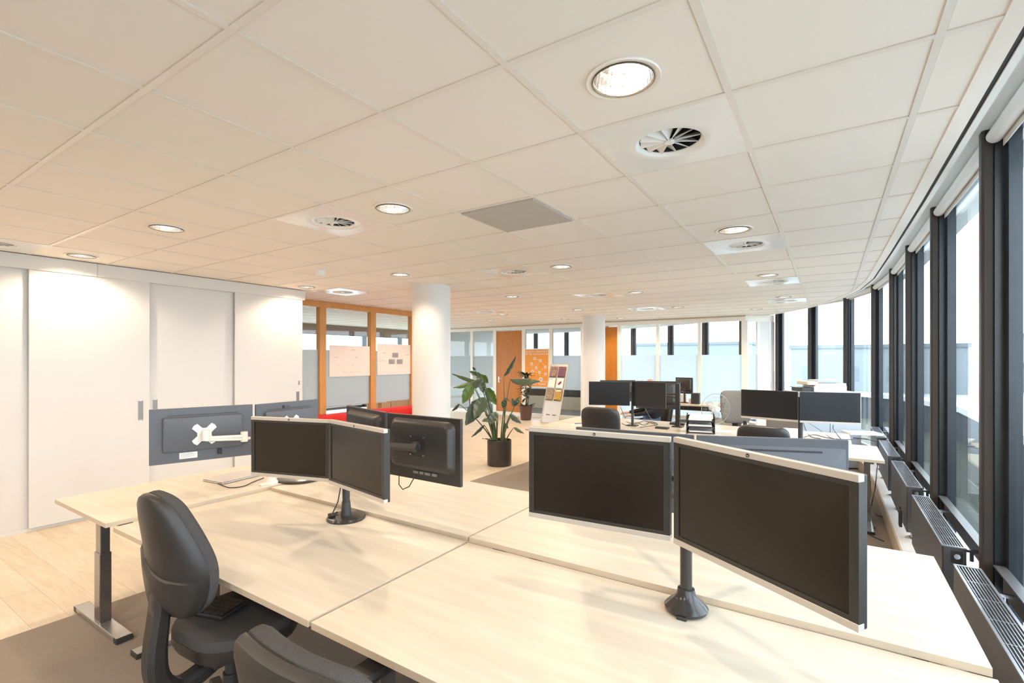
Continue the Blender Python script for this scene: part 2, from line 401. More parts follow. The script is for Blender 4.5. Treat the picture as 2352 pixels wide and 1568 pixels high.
# downlights
def make_light(loc, label, group):
    t = thing('ceiling_downlight', label, 'ceiling light', loc, 0, group)
    MB().lathe([(HR-.004, .002), (HR+.022, -.004), (HR+.024, 0), (HR+.022, .004), (HR-.004, .006)], n=36, caps=False).obj('flange', ceil_tile, t, True)
    MB().lathe([(HR-.003, .0), (HR, -.0055), (HR+.003, -.0045), (HR+.002, .004)], n=36, caps=False).obj('rim', rim_dark, t, True)  # thin dark brown ring inside the flange
    MB().lathe([(HR-.002, 0), (.104, .03), (.095, .07), (.078, .11), (.055, .135), (.0, .14)], n=32, caps=False).obj('reflector', reflector, t, False)
    MB().tube([(-.05, -.012, .075), (0, -.014, .072), (.05, -.012, .075)], .011, 10).tube([(-.05, .016, .078), (0, .018, .076), (.05, .016, .078)], .011, 10).obj('lamp', bulb_m, t, True)
    return t
ld = bpy.data.lights.new('downlight_lamp', 'SPOT'); ld.energy = LAMP_POWER; ld.color = LAMP_COLOR
ld.spot_size = math.radians(148); ld.spot_blend = .45; ld.shadow_soft_size = .05
proto_l = None
def put_light(a, b, label, group):
    global proto_l
    x, y = grid(a, b)
    if proto_l is None: proto_l = make_light((x, y, CEIL), label, group); t = proto_l
    else: t = dup(proto_l, (x, y, CEIL), 0, label, group)
    return t, x, y
spots = []
for a, b, lb in LIGHTS:
    t, x, y = put_light(a, b, lb, 'recessed downlights in the ceiling'); spots.append((t, x, y))
for a, b in BACKL:
    t, x, y = put_light(a, b, 'unseen recessed downlight added behind the viewer to light the foreground', 'unseen added downlights behind the viewer'); spots.append((t, x, y))
for a, b in ROOML:
    t, x, y = put_light(a, b, 'round recessed downlight in the glazed rooms', 'downlights in the glazed rooms'); spots.append((t, x, y))
for t, x, y in spots:
    l = bpy.data.objects.new('light_source', ld); COL.objects.link(l); l.parent = t; l.location = (0, 0, -.008)

# air outlets
def make_diff(loc, label):
    t = thing('ceiling_air_outlet', label, 'air vent', loc, 0, 'square swirl air outlets in the ceiling')
    R = .135; m_ = MB(); n = 40; h = MOD/2-.012
    prof = [(R, .014), (R+.012, 0), (R+.02, -.004), (R+.06, .0)]
    prev = None
    for r, z in prof:
        ring = [m_.bm.verts.new((r*math.cos(2*PI*k/n+PI/4), r*math.sin(2*PI*k/n+PI/4), z)) for k in range(n)]
        if prev:
            for k in range(n): m_.bm.faces.new((prev[k], prev[(k+1) % n], ring[(k+1) % n], ring[k]))
        prev = ring
    ring = []
    for k in range(n):
        tt = 2*PI*k/n+PI/4; dx, dy = math.cos(tt), math.sin(tt); q = h/max(abs(dx), abs(dy)); ring.append(m_.bm.verts.new((q*dx, q*dy, .0)))
    for k in range(n): m_.bm.faces.new((prev[k], prev[(k+1) % n], ring[(k+1) % n], ring[k]))
    m_.obj('face_plate', white_pl_glossy, t, True)
    MB().lathe([(R+.001, .012), (R, .09), (0, .092)], n=40, caps=False).obj('plenum', slot_m, t)
    v = MB()
    for k in range(12):
        a0 = 2*PI*k/12; a1 = a0+2*PI/12*.93
        p = [(.02*math.cos(a0), .02*math.sin(a0), .004), (R*math.cos(a0), R*math.sin(a0), .004), (R*math.cos(a1), R*math.sin(a1), .05), (.02*math.cos(a1), .02*math.sin(a1), .02)]
        A = [v.bm.verts.new(q) for q in p]; B = [v.bm.verts.new((q[0], q[1], q[2]+.002)) for q in p]
        v.bm.faces.new(A); v.bm.faces.new(B[::-1])
        for i in range(4): v.bm.faces.new((A[i], A[(i+1) % 4], B[(i+1) % 4], B[i]))
    v.lathe([(.022, -.001), (.022, .012)], n=16)
    v.obj('swirl_vanes', white_pl_glossy, t)
    return t
white_pl_glossy = mat('enamelled_white_metal', (.85, .84, .81), .22, noise=.02, spec=.6)
pd = None
for a, b, lb in DIFFS:
    x, y = grid(a, b)
    if pd is None: pd = make_diff((x, y, CEIL+.0), lb)
    else: dup(pd, (x, y, CEIL), 0, lb)
o = MB().lathe([(.055, 0), (.055, -.035), (.045, -.05), (.0, -.06)], n=24, caps=False).lathe([(.058, .004), (.058, -.006)], n=24).obj('smoke_detector', white_pl, None, True, (-4.81, 3.43, CEIL))
tag(o, 'small white smoke detector hanging under the left ceiling', 'smoke detector')

# perimeter walls out of view
struct(MB().box((-12.4, -5.3, 0), (1.0, -5.1, 2.82)).obj('wall_back', wall_white))
struct(MB().box((-12.6, -5.2, 0), (-12.4, 4.0, 2.82)).obj('wall_left', wall_white))
# ledge along the facade
lg = MB(); LI = [(.47, -5), (.47, 7.2), (.42, 8.5), (.30, 9.4), (.1, 10.2), (-.3, 11.2), (-1.05, 12.25), (-1.9, 13.05), (-3.0, 13.9), (-5.4, 15.15), (-9.7, 16.2), (-12, 16.2)]
LO = [(.93, -5), (.93, 7.2), (.92, 8.0), (.80, 9.6), (.45, 10.85), (-.15, 11.75), (-.8, 12.6), (-1.7, 13.6), (-2.8, 14.35), (-5.3, 15.72), (-9.7, 16.8), (-12, 16.8)]
for i in range(len(LI)-1): lg.prism([LI[i], LO[i], LO[i+1], LI[i+1]], 0, .165)
struct(lg.obj('wall_ledge', mat('ledge_painted_board', (.74, .72, .70), .5, noise=.03)))
lf = MB()
for i in range(len(LI)-1):
    a, b = Vector(LI[i]), Vector(LI[i+1]); t = (b-a).normalized(); n = Vector((-t.y, t.x))*.012
    lf.prism([(a.x, a.y), (b.x, b.y), (b.x+n.x, b.y+n.y), (a.x+n.x, a.y+n.y)], 0.006, .16)
struct(lf.obj('baseboard_right', desk_edge))

# windows of the curved facade
def oriented(p, n, t, pts): return [(p[0]+n.x*a+t.x*b, p[1]+n.y*a+t.y*b) for a, b in pts]
def facade(P, wn, zb=.165, zt=2.82, blinds=True):
    for i in range(len(P)-1):
        a, b = Vector(P[i]), Vector(P[i+1]); t = (b-a).normalized(); n = Vector((t.y, -t.x)); L_ = (b-a).length
        w = sroot('window_%d' % (wn+i), (a.x, a.y, 0))
        na, ta = outward(i, P)
        cm = MB(); prof = [(0, -.024), (.010, -.034), (.04, -.034), (.047, -.028), (.047, .028), (.04, .034), (.010, .034), (0, .024)]
        cm.prism([(na.x*p+ta.x*q, na.y*p+ta.y*q) for p, q in prof], zb, zt); cm.obj('window_column', bronze, w)
        f = MB()
        def q4(n0, n1, t0, t1, z0, z1, B=f): B.prism([(n.x*n0+t.x*t0, n.y*n0+t.y*t0), (n.x*n1+t.x*t0, n.y*n1+t.y*t0), (n.x*n1+t.x*t1, n.y*n1+t.y*t1), (n.x*n0+t.x*t1, n.y*n0+t.y*t1)], z0, z1)
        q4(.048, .140, -.034, .024, zb, zt); q4(.085, .135, .024, .065, zb, zt); q4(.085, .135, L_-.10, L_-.036, zb, zt)
        q4(.085, .135, .06, L_-.06, zb, zb+.08); q4(.085, .135, .06, L_-.06, zt-.05, zt)
        f.obj('window_frame', frame_blue, w)
        g = MB(); q4(.106, .114, .055, L_-.09, zb+.07, zt-.04, g); g.obj('window_pane', glass_w, w)
        if blinds:
            p0 = a+n*.045+t*.05; p1 = a+n*.045+t*(L_-.05)
            bl = MB().cyl((p0.x-a.x, p0.y-a.y, zt-.045), (p1.x-a.x, p1.y-a.y, zt-.045), .034, n=20)
            q4(.075, .079, .05, L_-.05, zt-.10, zt-.02, bl)
            bl.obj('roller_blind', blind_m, w, True)
            MB().cyl((p0.x-a.x-t.x*.012, p0.y-a.y-t.y*.012, zt-.045), (p0.x-a.x, p0.y-a.y, zt-.045), .04, n=16).obj('blind_bracket', chrome, w, True)
facade(FP, 1)
LW = [(-12.15, 16.3-1.5*k) for k in range(9)]
facade([(x, y) for x, y in LW], 30, zt=2.42, blinds=False)
struct(MB().box((-12.35, 4.2, 2.40), (-12.1, 16.3, CEIL)).obj('trim_8', mat('brown_header_beam', (.22, .15, .10), .5)))

# radiators
def radiator(x, y0, L_, label, rz=0):
    t = thing('radiator', label, 'radiator', (x, y0, .165), rz, 'low anthracite radiators under the windows')
    zb, zt = .085, .455
    b = MB(); b.box((0, 0, zb), (.006, L_, zt)).box((.094, 0, zb), (.1, L_, zt)).box((0, 0, zb), (.1, .004, zt)).box((0, L_-.004, zb), (.1, L_, zt)).box((.01, .01, zb+.01), (.09, L_-.01, zt-.05))
    b.obj('casing', rad_m, t)
    g = MB(); g.box((-.002, 0, zt-.002), (.008, L_, zt+.004)).box((.092, 0, zt-.002), (.102, L_, zt+.004)).box((0, -.001, zt-.002), (.1, .012, zt+.004)).box((0, L_-.012, zt-.002), (.1, L_+.001, zt+.004))
    for k in range(7): g.box((.014+k*.0115, .01, zt-.008), (.0175+k*.0115, L_-.01, zt+.001))
    for k in range(1, 6): g.box((.008, k*L_/6-.004, zt-.012), (.092, k*L_/6+.004, zt-.003))
    g.obj('grille', rad_edge, t)
    k = MB().box((.035, -.003, zt-.085), (.085, .002, zt-.02)); k.obj('valve_recess', slot_m, t)
    MB().cyl((.06, -.016, zt-.045), (.06, 0, zt-.045), .014, n=20).obj('valve_knob', chrome, t, True)
    for yy in (.14, L_-.14):
        MB().cyl((.05, yy, 0), (.05, yy, zb+.02), .011, n=12).lathe([(.034, .0), (.032, .006), (.014, .014)], (.05, yy, 0), 18).cyl((.0, yy, .008), (.05, yy, .02), .007, n=8).obj('foot', chrome, t, True)
    r = MB().box((.20, -.02, zt-.14), (.212, L_+.1, zt), .003).box((.165, -.02, zt-.006), (.212, L_+.1, zt+.002)); r.obj('back_panel', rad_m, t)
    br = MB()
    for yy in (.16, L_-.16): br.box((.09, yy-.01, zt-.06), (.2, yy+.01, zt-.045)).cyl((.15, yy, zt-.05), (.15, yy, zt-.11), .009, n=10)
    br.obj('bracket', chrome, t)
    return t
RL = ['near anthracite radiator cut by the lower right picture edge', 'second anthracite radiator from the camera, with round valve knob at its near end', 'third anthracite radiator along the windows, beyond the right desk corner',
      'fourth radiator, beside the right edge of the second desk group', 'fifth radiator, partly hidden by papers on the second desk group', 'farthest visible radiator beside the dark window columns']
r0 = radiator(.52, 2.07, 1.2, RL[0])
for k in range(1, 5): dup(r0, (.52, 2.07+1.5*k, .165), 0, RL[k])
for k in (-1,): dup(r0, (.52, 2.07+1.5*k, .165), 0, 'radiator beside the viewer outside the right picture edge')
# draughty small bits on the ledge
o = MB().box((.48, 5.15, .26), (.50, 5.22, .40), .004).box((.485, 5.19, .40), (.495, 5.24, .42)).obj('wall_socket_box', black_pl, None); tag(o, 'small black connector box hanging below the second desk group corner', 'socket')

# columns
for (x, y, lb) in ((-4.585, 5.01, 'front'), (-4.59, 10.5, 'rear')):
    c = MB().cyl((0, 0, 0), (0, 0, CEIL+.005), .26, n=64); o = c.obj('wall_column', col_white, None, True, (x, y, 0)); struct(o)

# far glazed wall at Y=12.1
FY = 12.1
def fx(u): r = (u-CX)/FPX; return FY*(CT*r-ST)/(ST*r+CT)
def far_frame(x0, x1, z0, z1, name='trim_6', dep=.09): return (x0, x1, z0, z1)
fr = MB()
fr.box((-10.6, FY, 2.53), (-1.60, FY+.09, CEIL)); fr.box((-10.6, FY-.01, 0), (-1.60, FY+.09, .10))
for u0, u1 in ((1018, 1026), (1081, 1086), (1133, 1140), (1199, 1206), (1262, 1268), (1334, 1342), (1383, 1390), (1418, 1426), (1507, 1514), (1603, 1610), (1703, 1717)):
    fr.box((fx(u0), FY-.012, .1), (fx(u1), FY+.09, 2.53))
struct(fr.obj('wall_far', white_frame))
struct(MB().box((-10.6, FY-.02, CEIL-.03), (-1.6, FY-.012, CEIL)).obj('trim_6', mat('shadow_gap_tan', (.50, .40, .30), .6)))
pane_n = 60
for u0, u1, fz0, fz1, fm in ((1026, 1081, .80, 1.76, film_near), (1086, 1133, .80, 1.76, film_near), (1206, 1262, .815, 1.76, film_far), (1268, 1334, .815, 1.76, film_far), (1426, 1507, .3, 1.76, film_far), (1514, 1603, .3, 1.76, film_far), (1610, 1703, .3, 1.76, film_far)):
    w = sroot('window_%d' % pane_n, (fx(u0), FY, 0)); pane_n += 1; W_ = fx(u1)-fx(u0)
    MB().box((0, .03, .1), (W_, .038, 2.53)).obj('window_pane', glass_p, w)
    MB().box((0, .026, fz0), (W_, .029, fz1)).obj('frosted_film', fm, w)
for k, (u0, u1) in enumerate(((1140, 1199), (1390, 1418))):
    d_ = sroot('door_%d' % (k+1), (fx(u0), FY, 0)); W_ = fx(u1)-fx(u0)
    MB().box((0, .01, .01), (W_, .05, 2.5)).obj('door_leaf', orange_wood, d_)
    if k == 0: MB().cyl((.09, -.04, 1.08), (.09, .01, 1.08), .010, n=12).cyl((.09, -.04, 1.08), (.22, -.04, 1.08), .009, n=12).box((.07, .003, .96), (.11, .011, 1.14), .003).cyl((.09, -.003, .99), (.09, .01, .99), .018, n=14).obj('door_handle', chrome, d_, True)
# corner glazed return at the right end of the far wall (turned 33 degrees)
cr = sroot('window_70', (-1.60, FY, 0), math.atan2(ST, CT))
q = MB().box((0, 0, 0), (.64, .08, .1)).box((0, 0, 2.50), (.64, .08, CEIL)).box((0, 0, .1), (.05, .08, 2.5)).box((.27, 0, .1), (.33, .08, 2.5)).obj('window_frame', white_frame, cr)
MB().box((.33, .01, .1), (.56, .07, 2.5)).box((.60, .01, .1), (.66, .07, 2.5)).obj('wall_panel', panel_white, cr)
MB().box((.05, .03, .1), (.27, .038, 2.5)).obj('window_pane', glass_p, cr); MB().box((.05, .026, .3), (.27, .029, 1.76)).obj('frosted_film', film_far, cr)
# side walls of rooms
struct(MB().prism([(-4.98, FY+.1), (-4.90, FY+.1), (-6.33, 15.45), (-6.41, 15.45)], 0, CEIL).obj('wall_divider', wall_white))
struct(MB().box((-10.7, FY, 0), (-10.6, 16.2, CEIL)).obj('wall_far_left', wall_white))

# wooden glazed partition X=-7.36, Y 4.3..7.5
wp = MB(); PX = -7.36
wp.box((PX-.06, 4.3, 2.55), (PX+.03, 7.50, CEIL)); wp.box((PX-.06, 4.3, 0), (PX+.03, 7.5, .38))
for y in (4.55, 5.27, 6.38, 7.45): wp.box((PX-.06, y-.065, .38), (PX+.04, y+.065, 2.55), .004)
struct(wp.obj('wall_partition', frame_wood))
for k, (y0, y1) in enumerate(((4.615, 5.205), (5.335, 6.315), (6.445, 7.385))):
    w = sroot('window_%d' % (80+k), (PX, y0, 0)); W_ = y1-y0
    MB().box((-.02, 0, .38), (-.012, W_, 2.55)).obj('window_pane', glass_p, w)
    MB().box((-.010, 0, .82), (-.007, W_, 1.82)).obj('frosted_film', film_near, w)
struct(MB().box((-12.4, 4.15, 0), (-7.4, 4.3, CEIL)).obj('wall_side', wall_white))

# white sliding cabinet X=-6.4
CXW = -6.40
cb = thing('sliding_door_cabinet', 'full height white cabinet wall with sliding doors on the left', 'cabinet', (CXW, 0, 0))
MB().box((-.9, -5.0, 2.512), (.012, 1.9, CEIL-.004)).box((-.9, 1.903, 2.512), (.012, 4.30, CEIL-.004)).obj('fascia', panel_white, cb)
MB().box((-.9, 4.27, 0), (-.06, 4.30, 2.512)).box((-.9, -5, 0), (-.86, 4.3, 2.512)).box((-.9, -5, 0), (-.03, 4.3, .035)).obj('carcass', panel_white, cb)
handle_m = mat('handle_grey_metal', (.30, .28, .28), .35, metal=.6, noise=.05)
for (y0, y1, dx, hy, hh) in ((-2.6, -1.6, -.04, None, 0), (-1.62, -.62, 0, None, 0), (-.64, .40, -.04, None, 0), (.36, 1.42, -.045, None, 0), (1.386, 2.372, 0, 2.285, 0), (2.355, 3.33, -.045, 2.44, 0), (3.31, 4.265, 0, 4.19, 1)):
    d_ = MB().box((dx-.022, y0, .035), (dx, y1, 2.512), .002).obj('sliding_door', panel_white, cb)
    if hy:
        MB().box((dx-.004, hy-.02, .985), (dx+.002, hy+.02, 1.19)).box((dx, hy-.022, .98), (dx+.004, hy-.017, 1.195)).box((dx, hy+.017, .98), (dx+.004, hy+.022, 1.195)).obj('recessed_handle', handle_m, d_)
        if hh: MB().cyl((dx, hy+.02, 1.30), (dx+.006, hy+.02, 1.30), .012, n=14).box((dx, hy+.01, 1.31), (dx+.003, hy+.03, 1.345)).obj('lock', handle_m, d_)

# ================================================================== OUTSIDE
struct(MB().box((-60, -40, -.25), (60, 90, -.18)).obj('floor_outside', mat('outside_ground_pale', (.42, .46, .47), .9, noise=.1, nscale=.5)))
o = MB().prism([(.95, -5), (2.4, -5), (2.2, 4), (2.6, 14), (0.4, 20), (-14, 20), (-14, 17), (-9.7, 16.9), (-5.3, 15.9), (-2.8, 14.6), (-.8, 12.8), (.5, 10.9), (.95, 8)], -.18, -.12).obj('terrace', gravel_m)
tag(o, 'mossy gravel roof terrace outside the windows', 'terrace')
pr = thing('parapet', 'low dark clad parapet with pale coping outside the windows', 'wall', (0, 0, 0))
PP = [(2.15, -5), (1.95, 4), (2.2, 9), (2.35, 14), (1.6, 17.5), (-1, 20), (-6, 22)]
m1, m2 = MB(), MB()
for i in range(len(PP)-1):
    a, b = Vector(PP[i]), Vector(PP[i+1]); t = (b-a).normalized(); n = Vector((t.y, -t.x))
    def q(n0, n1): return [(a.x+n.x*n0, a.y+n.y*n0), (a.x+n.x*n1, a.y+n.y*n1), (b.x+n.x*n1, b.y+n.y*n1), (b.x+n.x*n0, b.y+n.y*n0)]
    m1.prism(q(.02, .33), -.18, .52); m2.prism(q(-.05, .40), .52, .64)
m1.obj('cladding', clad_m, pr); m2.obj('coping', coping_m, pr)
def house(name, label, x0, y0, x1, y1, h, m, roof=None, group='pale buildings beyond the terrace'):
    t = thing(name, label, 'building', ((x0+x1)/2, (y0+y1)/2, -.2), 0, group); w, d = (x1-x0)/2, (y1-y0)/2
    MB().box((-w, -d, 0), (w, d, h)).obj('facade', m, t)
    wi = MB()
    for zz in [k*1.6+1 for k in range(int(h/1.6))]:
        for k in range(max(2, int(w*2/2))):
            xx = -w+(k+.5)*2*w/max(2, int(w*2/2)); wi.box((xx-.35, -d-.03, zz-.35), (xx+.35, -d, zz+.45))
    o_ = wi.obj('window_band', city_b, t); o_['kind'] = 'stuff'
    if roof == 'gable':
        r = MB(); A = [r.bm.verts.new(p) for p in ((-w-.2, -d-.2, h), (w+.2, -d-.2, h), (w+.2, d+.2, h), (-w-.2, d+.2, h), (-w-.2, 0, h+w*.5), (w+.2, 0, h+w*.5))]
        for f in ((0, 1, 5, 4), (2, 3, 4, 5), (0, 4, 3), (1, 2, 5), (0, 3, 2, 1)): r.bm.faces.new([A[k] for k in f])
        r.obj('roof', city_r, t)
    else: MB().box((-w-.1, -d-.1, h), (w+.1, d+.1, h+.2)).obj('roof', city_r, t)
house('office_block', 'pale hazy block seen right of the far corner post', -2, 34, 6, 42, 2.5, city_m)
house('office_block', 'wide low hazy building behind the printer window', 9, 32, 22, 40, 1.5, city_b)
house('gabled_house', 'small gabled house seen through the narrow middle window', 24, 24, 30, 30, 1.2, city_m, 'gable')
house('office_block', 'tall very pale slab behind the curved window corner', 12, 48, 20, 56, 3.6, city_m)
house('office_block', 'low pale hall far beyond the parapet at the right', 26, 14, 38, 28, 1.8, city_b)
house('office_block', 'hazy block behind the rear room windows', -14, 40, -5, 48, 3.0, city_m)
# ================================================================== DESKS
def desk(x0, x1, y0, y1, h, label, legs=True, group='birch topped office desks', along='X', tray=True):
    cx, cy = (x0+x1)/2, (y0+y1)/2; w, d = (x1-x0)/2, (y1-y0)/2
    t = thing('office_desk', label, 'desk', (cx, cy, 0), 0, group)
    tp = MB().box((-w, -d, h-.0012), (w, d, h), .0).obj('tabletop', desk_wood, t)
    MB().box((-w, -d, h-.026), (w, d, h-.0012), .0015).obj('edge_band', desk_edge, t)
    for s in (-1, 1):
        l = MB()
        if along == 'X':
            lx = s*(w-.11); l.box((lx-.03, -.045, .03), (lx+.03, .045, h*.62), .004).box((lx-.025, -.038, h*.6), (lx+.025, .038, h-.05), .004).box((lx-.035, -d+.08, h-.055), (lx+.035, d-.08, h-.026))
            lo = l.obj('leg', leg_m, t)
            MB().box((lx-.04, -d+.06, .012), (lx+.04, d-.06, .035), .004).obj('foot', foot_m, lo)
            MB().box((lx-.041, -d+.055, .006), (lx+.041, -d+.10, .034), .003).obj('foot_cap', black_pl, lo); MB().box((lx-.041, d-.10, .006), (lx+.041, d-.055, .034), .003).obj('foot_cap', black_pl, lo)
        else:
            ly = s*(d-.12); l.box((-.045, ly-.03, .03), (.045, ly+.03, h*.62), .004).box((-.038, ly-.025, h*.6), (.038, ly+.025, h-.05), .004).box((-w+.08, ly-.035, h-.055), (w-.08, ly+.035, h-.026))
            lo = l.obj('leg', leg_m, t)
            MB().box((-w+.06, ly-.04, .012), (w-.10, ly+.04, .04), .004).obj('foot', foot_m, lo)
            MB().box((-w+.055, ly-.041, .006), (-w+.10, ly+.041, .039), .003).obj('foot_cap', black_pl, lo); MB().box((w-.14, ly-.041, .006), (w-.095, ly+.041, .039), .003).obj('foot_cap', black_pl, lo)
    b = MB()
    if along == 'X': b.box((-w+.2, -.02, h-.075), (w-.2, .02, h-.035))
    else: b.box((-.02, -d+.14, h-.075), (.02, d-.14, h-.035))
    b.obj('crossbar', leg_m, t)
    if tray and along == 'X':
        c = MB().box((-w+.35, .12, h-.17), (w-.35, .125, h-.07)).box((-w+.35, .12, h-.17), (w-.35, .30, h-.165)).box((-w+.35, .295, h-.17), (w-.35, .30, h-.09))
        c.obj('cable_tray', black_pl, t)
    return t
desk(-3.33, -1.56, 1.06, 1.967, .721, 'near left birch desk with the round footed twin monitor stand')
desk(-1.548, .41, 1.065, 1.967, .716, 'nearest right birch desk filling the lower right foreground')
desk(-3.33, -1.56, 1.972, 2.875, .742, 'far left birch desk under the two black monitors seen from behind')
desk(-1.548, .40, 1.972, 2.95, .742, 'far right birch desk behind the big twin screens, by the radiators')
desk(-4.20, -3.345, 1.03, 2.84, .747, 'birch desk at the left end of the front group, turned crosswise', along='Y')
desk(-3.45, -1.52, 5.62, 6.52, .72, 'left near desk of the second group, behind the big screens')
desk(-1.50, .42, 5.62, 6.52, .72, 'right near desk of the second group, beside the radiators')
desk(-3.45, -1.52, 6.54, 7.42, .72, 'left far desk of the second group with small dark boxes')
desk(-1.50, .20, 6.54, 7.42, .72, 'right far desk of the second group, behind the wide monitors')
desk(-3.3, -1.4, 10.2, 11.1, .74, 'small cluttered desk of the third group under the little square monitor')

# ================================================================== MONITORS
def monitor(L, R, zb, zt, kind, label, group=None, facing=1, logo=None, depth=.05):
    """L,R: plan points of the left and right edges as seen from the camera; facing=1: screen towards the camera side, -1: back towards it"""
    L, R = Vector(L[:2]), Vector(R[:2])
    if facing < 0: L, R = R, L
    mid = (L+R)/2; w = (R-L).length; h = zt-zb; rz = math.atan2((R-L).y, (R-L).x)
    t = thing('monitor', label, 'monitor', (mid.x, mid.y, zb), rz, group)
    W2 = w/2
    bodym = {'silver': back_black, 'shell': grey_back, 'black': back_black, 'light': back_light, 'thin': black_pl, 'wide': black_pl}[kind]
    if kind == 'silver':
        b = MB().box((-W2, 0, 0), (-W2+.022, .012, h)).box((W2-.022, 0, 0), (W2, .012, h)).box((-W2+.02, .001, .016), (W2-.02, .012, .03)).box((-W2+.02, .001, h-.03), (W2-.02, .012, h-.016))
        b.box((-W2, .008, 0), (W2, .034, h), .004)
        b.obj('casing', bodym, t)
        MB().box((-W2-.001, -.002, h-.0175), (W2+.001-.0, .02, h+.001), .002).obj('top_bezel', bezel_silver, t)
        MB().box((-W2-.001, -.002, -.001), (W2+.001, .02, .0175), .002).obj('bottom_bezel', bezel_silver, t)
        MB().box((-W2+.022, .004, .028), (W2-.022, .0085, h-.028)).obj('screen', screen_m, t)
        bb = MB(); bb.rings([[(x, .032, z+h/2) for x, z in rrect(w*.80, h*.78, .03)], [(x, .050, z+h/2) for x, z in rrect(w*.76, h*.70, .03)], [(x, .056, z+h/2) for x, z in rrect(w*.70, h*.62, .03)]])
        bb.obj('rear_housing', bodym, t, True)
        lg_ = MB().cyl((0, -.0035, h-.0085), (0, -.001, h-.0085), .0058, n=24).obj('maker_badge', black_gl, t, True)
        text('badge_letters', 'hp', .0085, bezel_silver, lg_, (0, -.0036, h-.0085), ext=.0003)
    elif kind in ('shell', 'light'):
        MB().box((-W2, 0, 0), (W2, .016, h), .003).obj('casing', bodym, t)
        MB().box((-W2+.012, -.001, .018), (W2-.012, .004, h-.012)).obj('screen', screen_m, t)
        bb = MB()
        if kind == 'shell':
            bb.rings([[(x, .014, z+h*.52) for x, z in rrect(w*.78, h*.64, .012)], [(x, .036, z+h*.52) for x, z in rrect(w*.76, h*.61, .014)], [(x, .042, z+h*.52) for x, z in rrect(w*.73, h*.56, .014)]])
        else:
            bb.rings([[(x, .014, z+h*.46) for x, z in rrect(w*.98, h*.9, .012)], [(x, .042, z+h*.42) for x, z in rrect(w*.8, h*.62, .014)], [(x, .048, z+h*.42) for x, z in rrect(w*.74, h*.55, .014)]])
        bb.obj('rear_housing', bodym, t, True)
        v = MB().box((-w*.34, .0155, h*.86), (w*.34, .0175, h*.868)) if kind == 'shell' else MB().box((-w*.33, .018, h*.842), (w*.33, .0265, h*.86))
        v.obj('vent_slot', slot_m, t)
    elif kind == 'black':
        MB().box((-W2, 0, 0), (W2, .022, h), .003).obj('casing', bodym, t)
        MB().box((-W2+.014, -.001, .02), (W2-.014, .004, h-.014)).obj('screen', screen_m, t)
        bb = MB(); bb.rings([[(x, .020, z+h*.55) for x, z in rrect(w*.88, h*.80, .045, 8)], [(x, .034, z+h*.55) for x, z in rrect(w*.84, h*.76, .045, 8)], [(x, .050, z+h*.56) for x, z in rrect(w*.76, h*.66, .04, 8)], [(x, .054, z+h*.56) for x, z in rrect(w*.73, h*.62, .035, 8)]])
        hs = bb.obj('rear_housing', bodym, t, True)
        v = MB()
        for s in (-1, 1):
            for k in range(34):
                zz = h*.27+k*h*.58/34; F_ = [v.bm.verts.new((s*w*a_, y_, z_)) for z_ in (zz, zz+h*.007) for a_, y_ in ((.383, .0500), (.421, .0348), (.421, .0330), (.383, .0480))]
                for q_ in ((0, 1, 2, 3), (7, 6, 5, 4), (0, 4, 5, 1), (1, 5, 6, 2), (2, 6, 7, 3), (3, 7, 4, 0)): v.bm.faces.new([F_[i_] for i_ in q_])
        v.obj('vent_slits', grey_back, hs)
        sc = MB()
        for sx in (-.05, .05):
            for sz in (-.05, .05): sc.cyl((sx, .056, h*.55+sz), (sx, .062, h*.55+sz), .005, n=10)
        sc.obj('mounting_screws', chrome, t)
        MB().box((-.06, .054, h*.55-.06), (.06, .058, h*.55+.06), .002).obj('mounting_plate', black_gl, t)
        p = MB()
        for k, (a, b_) in enumerate(((-.12, -.085), (-.07, -.03), (-.02, .01), (.02, .06))): p.box((a, .020, h*.10), (b_, .030, h*.14))
        p.obj('connector_row', handle_m if 'handle_m' in globals() else chrome, t)
    elif kind in ('thin', 'wide'):
        MB().box((-W2, 0, 0), (W2, .014, h), .003).obj('casing', black_pl, t)
        zl = .024 if kind == 'wide' else .008
        MB().box((-W2+.006, -.001, zl), (W2-.006, .004, h-.006)).obj('screen', screen_f, t)
        if kind == 'wide': MB().box((-W2, -.003, -.002), (W2, .014, zl-.004), .002).obj('chin_bar', bezel_silver, t)
        bb = MB(); bb.rings([[(x, .013, z+h*.5) for x, z in rrect(w*.72, h*.6, .02)], [(x, .035, z+h*.5) for x, z in rrect(w*.62, h*.5, .02)]]); bb.obj('rear_housing', black_pl, t, True)
    return t
def P2w(u, d, v=None): X, Y = P2((u-CX)/FPX*d, d); return (X, Y)
mA = monitor((-2.825, 1.553), (-2.309, 1.699), .978, 1.318, 'silver', 'left screen of the silver edged pair on the round footed stand', 'silver edged monitors')
mB = monitor((-2.250, 1.655), (-1.717, 1.558), .988, 1.328, 'silver', 'right, angled screen of the silver edged pair on the round footed stand', 'silver edged monitors')
mC = monitor((-1.018, 1.688), (-.468, 1.727), 1.018, 1.378, 'silver', 'big left foreground screen with silver bars, facing the viewer', 'silver edged monitors')
mD = monitor((-.448, 1.70), (.055, 1.372), 1.024, 1.385, 'silver', 'largest right foreground screen with silver bars, angled along the window', 'silver edged monitors')
mE = monitor((-1.072, 2.246), (-.512, 2.290), .95, 1.312, 'light', 'grey monitor back peeking above the big left foreground screen', 'pale backed monitors', -1)
mE2 = monitor((-.505, 2.294), (.06, 2.500), .95, 1.312, 'light', 'pale blue-grey monitor back with a vent line, above the largest foreground screen', 'pale backed monitors', -1)
mF = monitor((-3.455, 1.276), (-3.283, 1.812), 1.008, 1.348, 'shell', 'blue-grey monitor back with white mounting cross and sticker, leftmost', 'monitors on the white arm', -1)
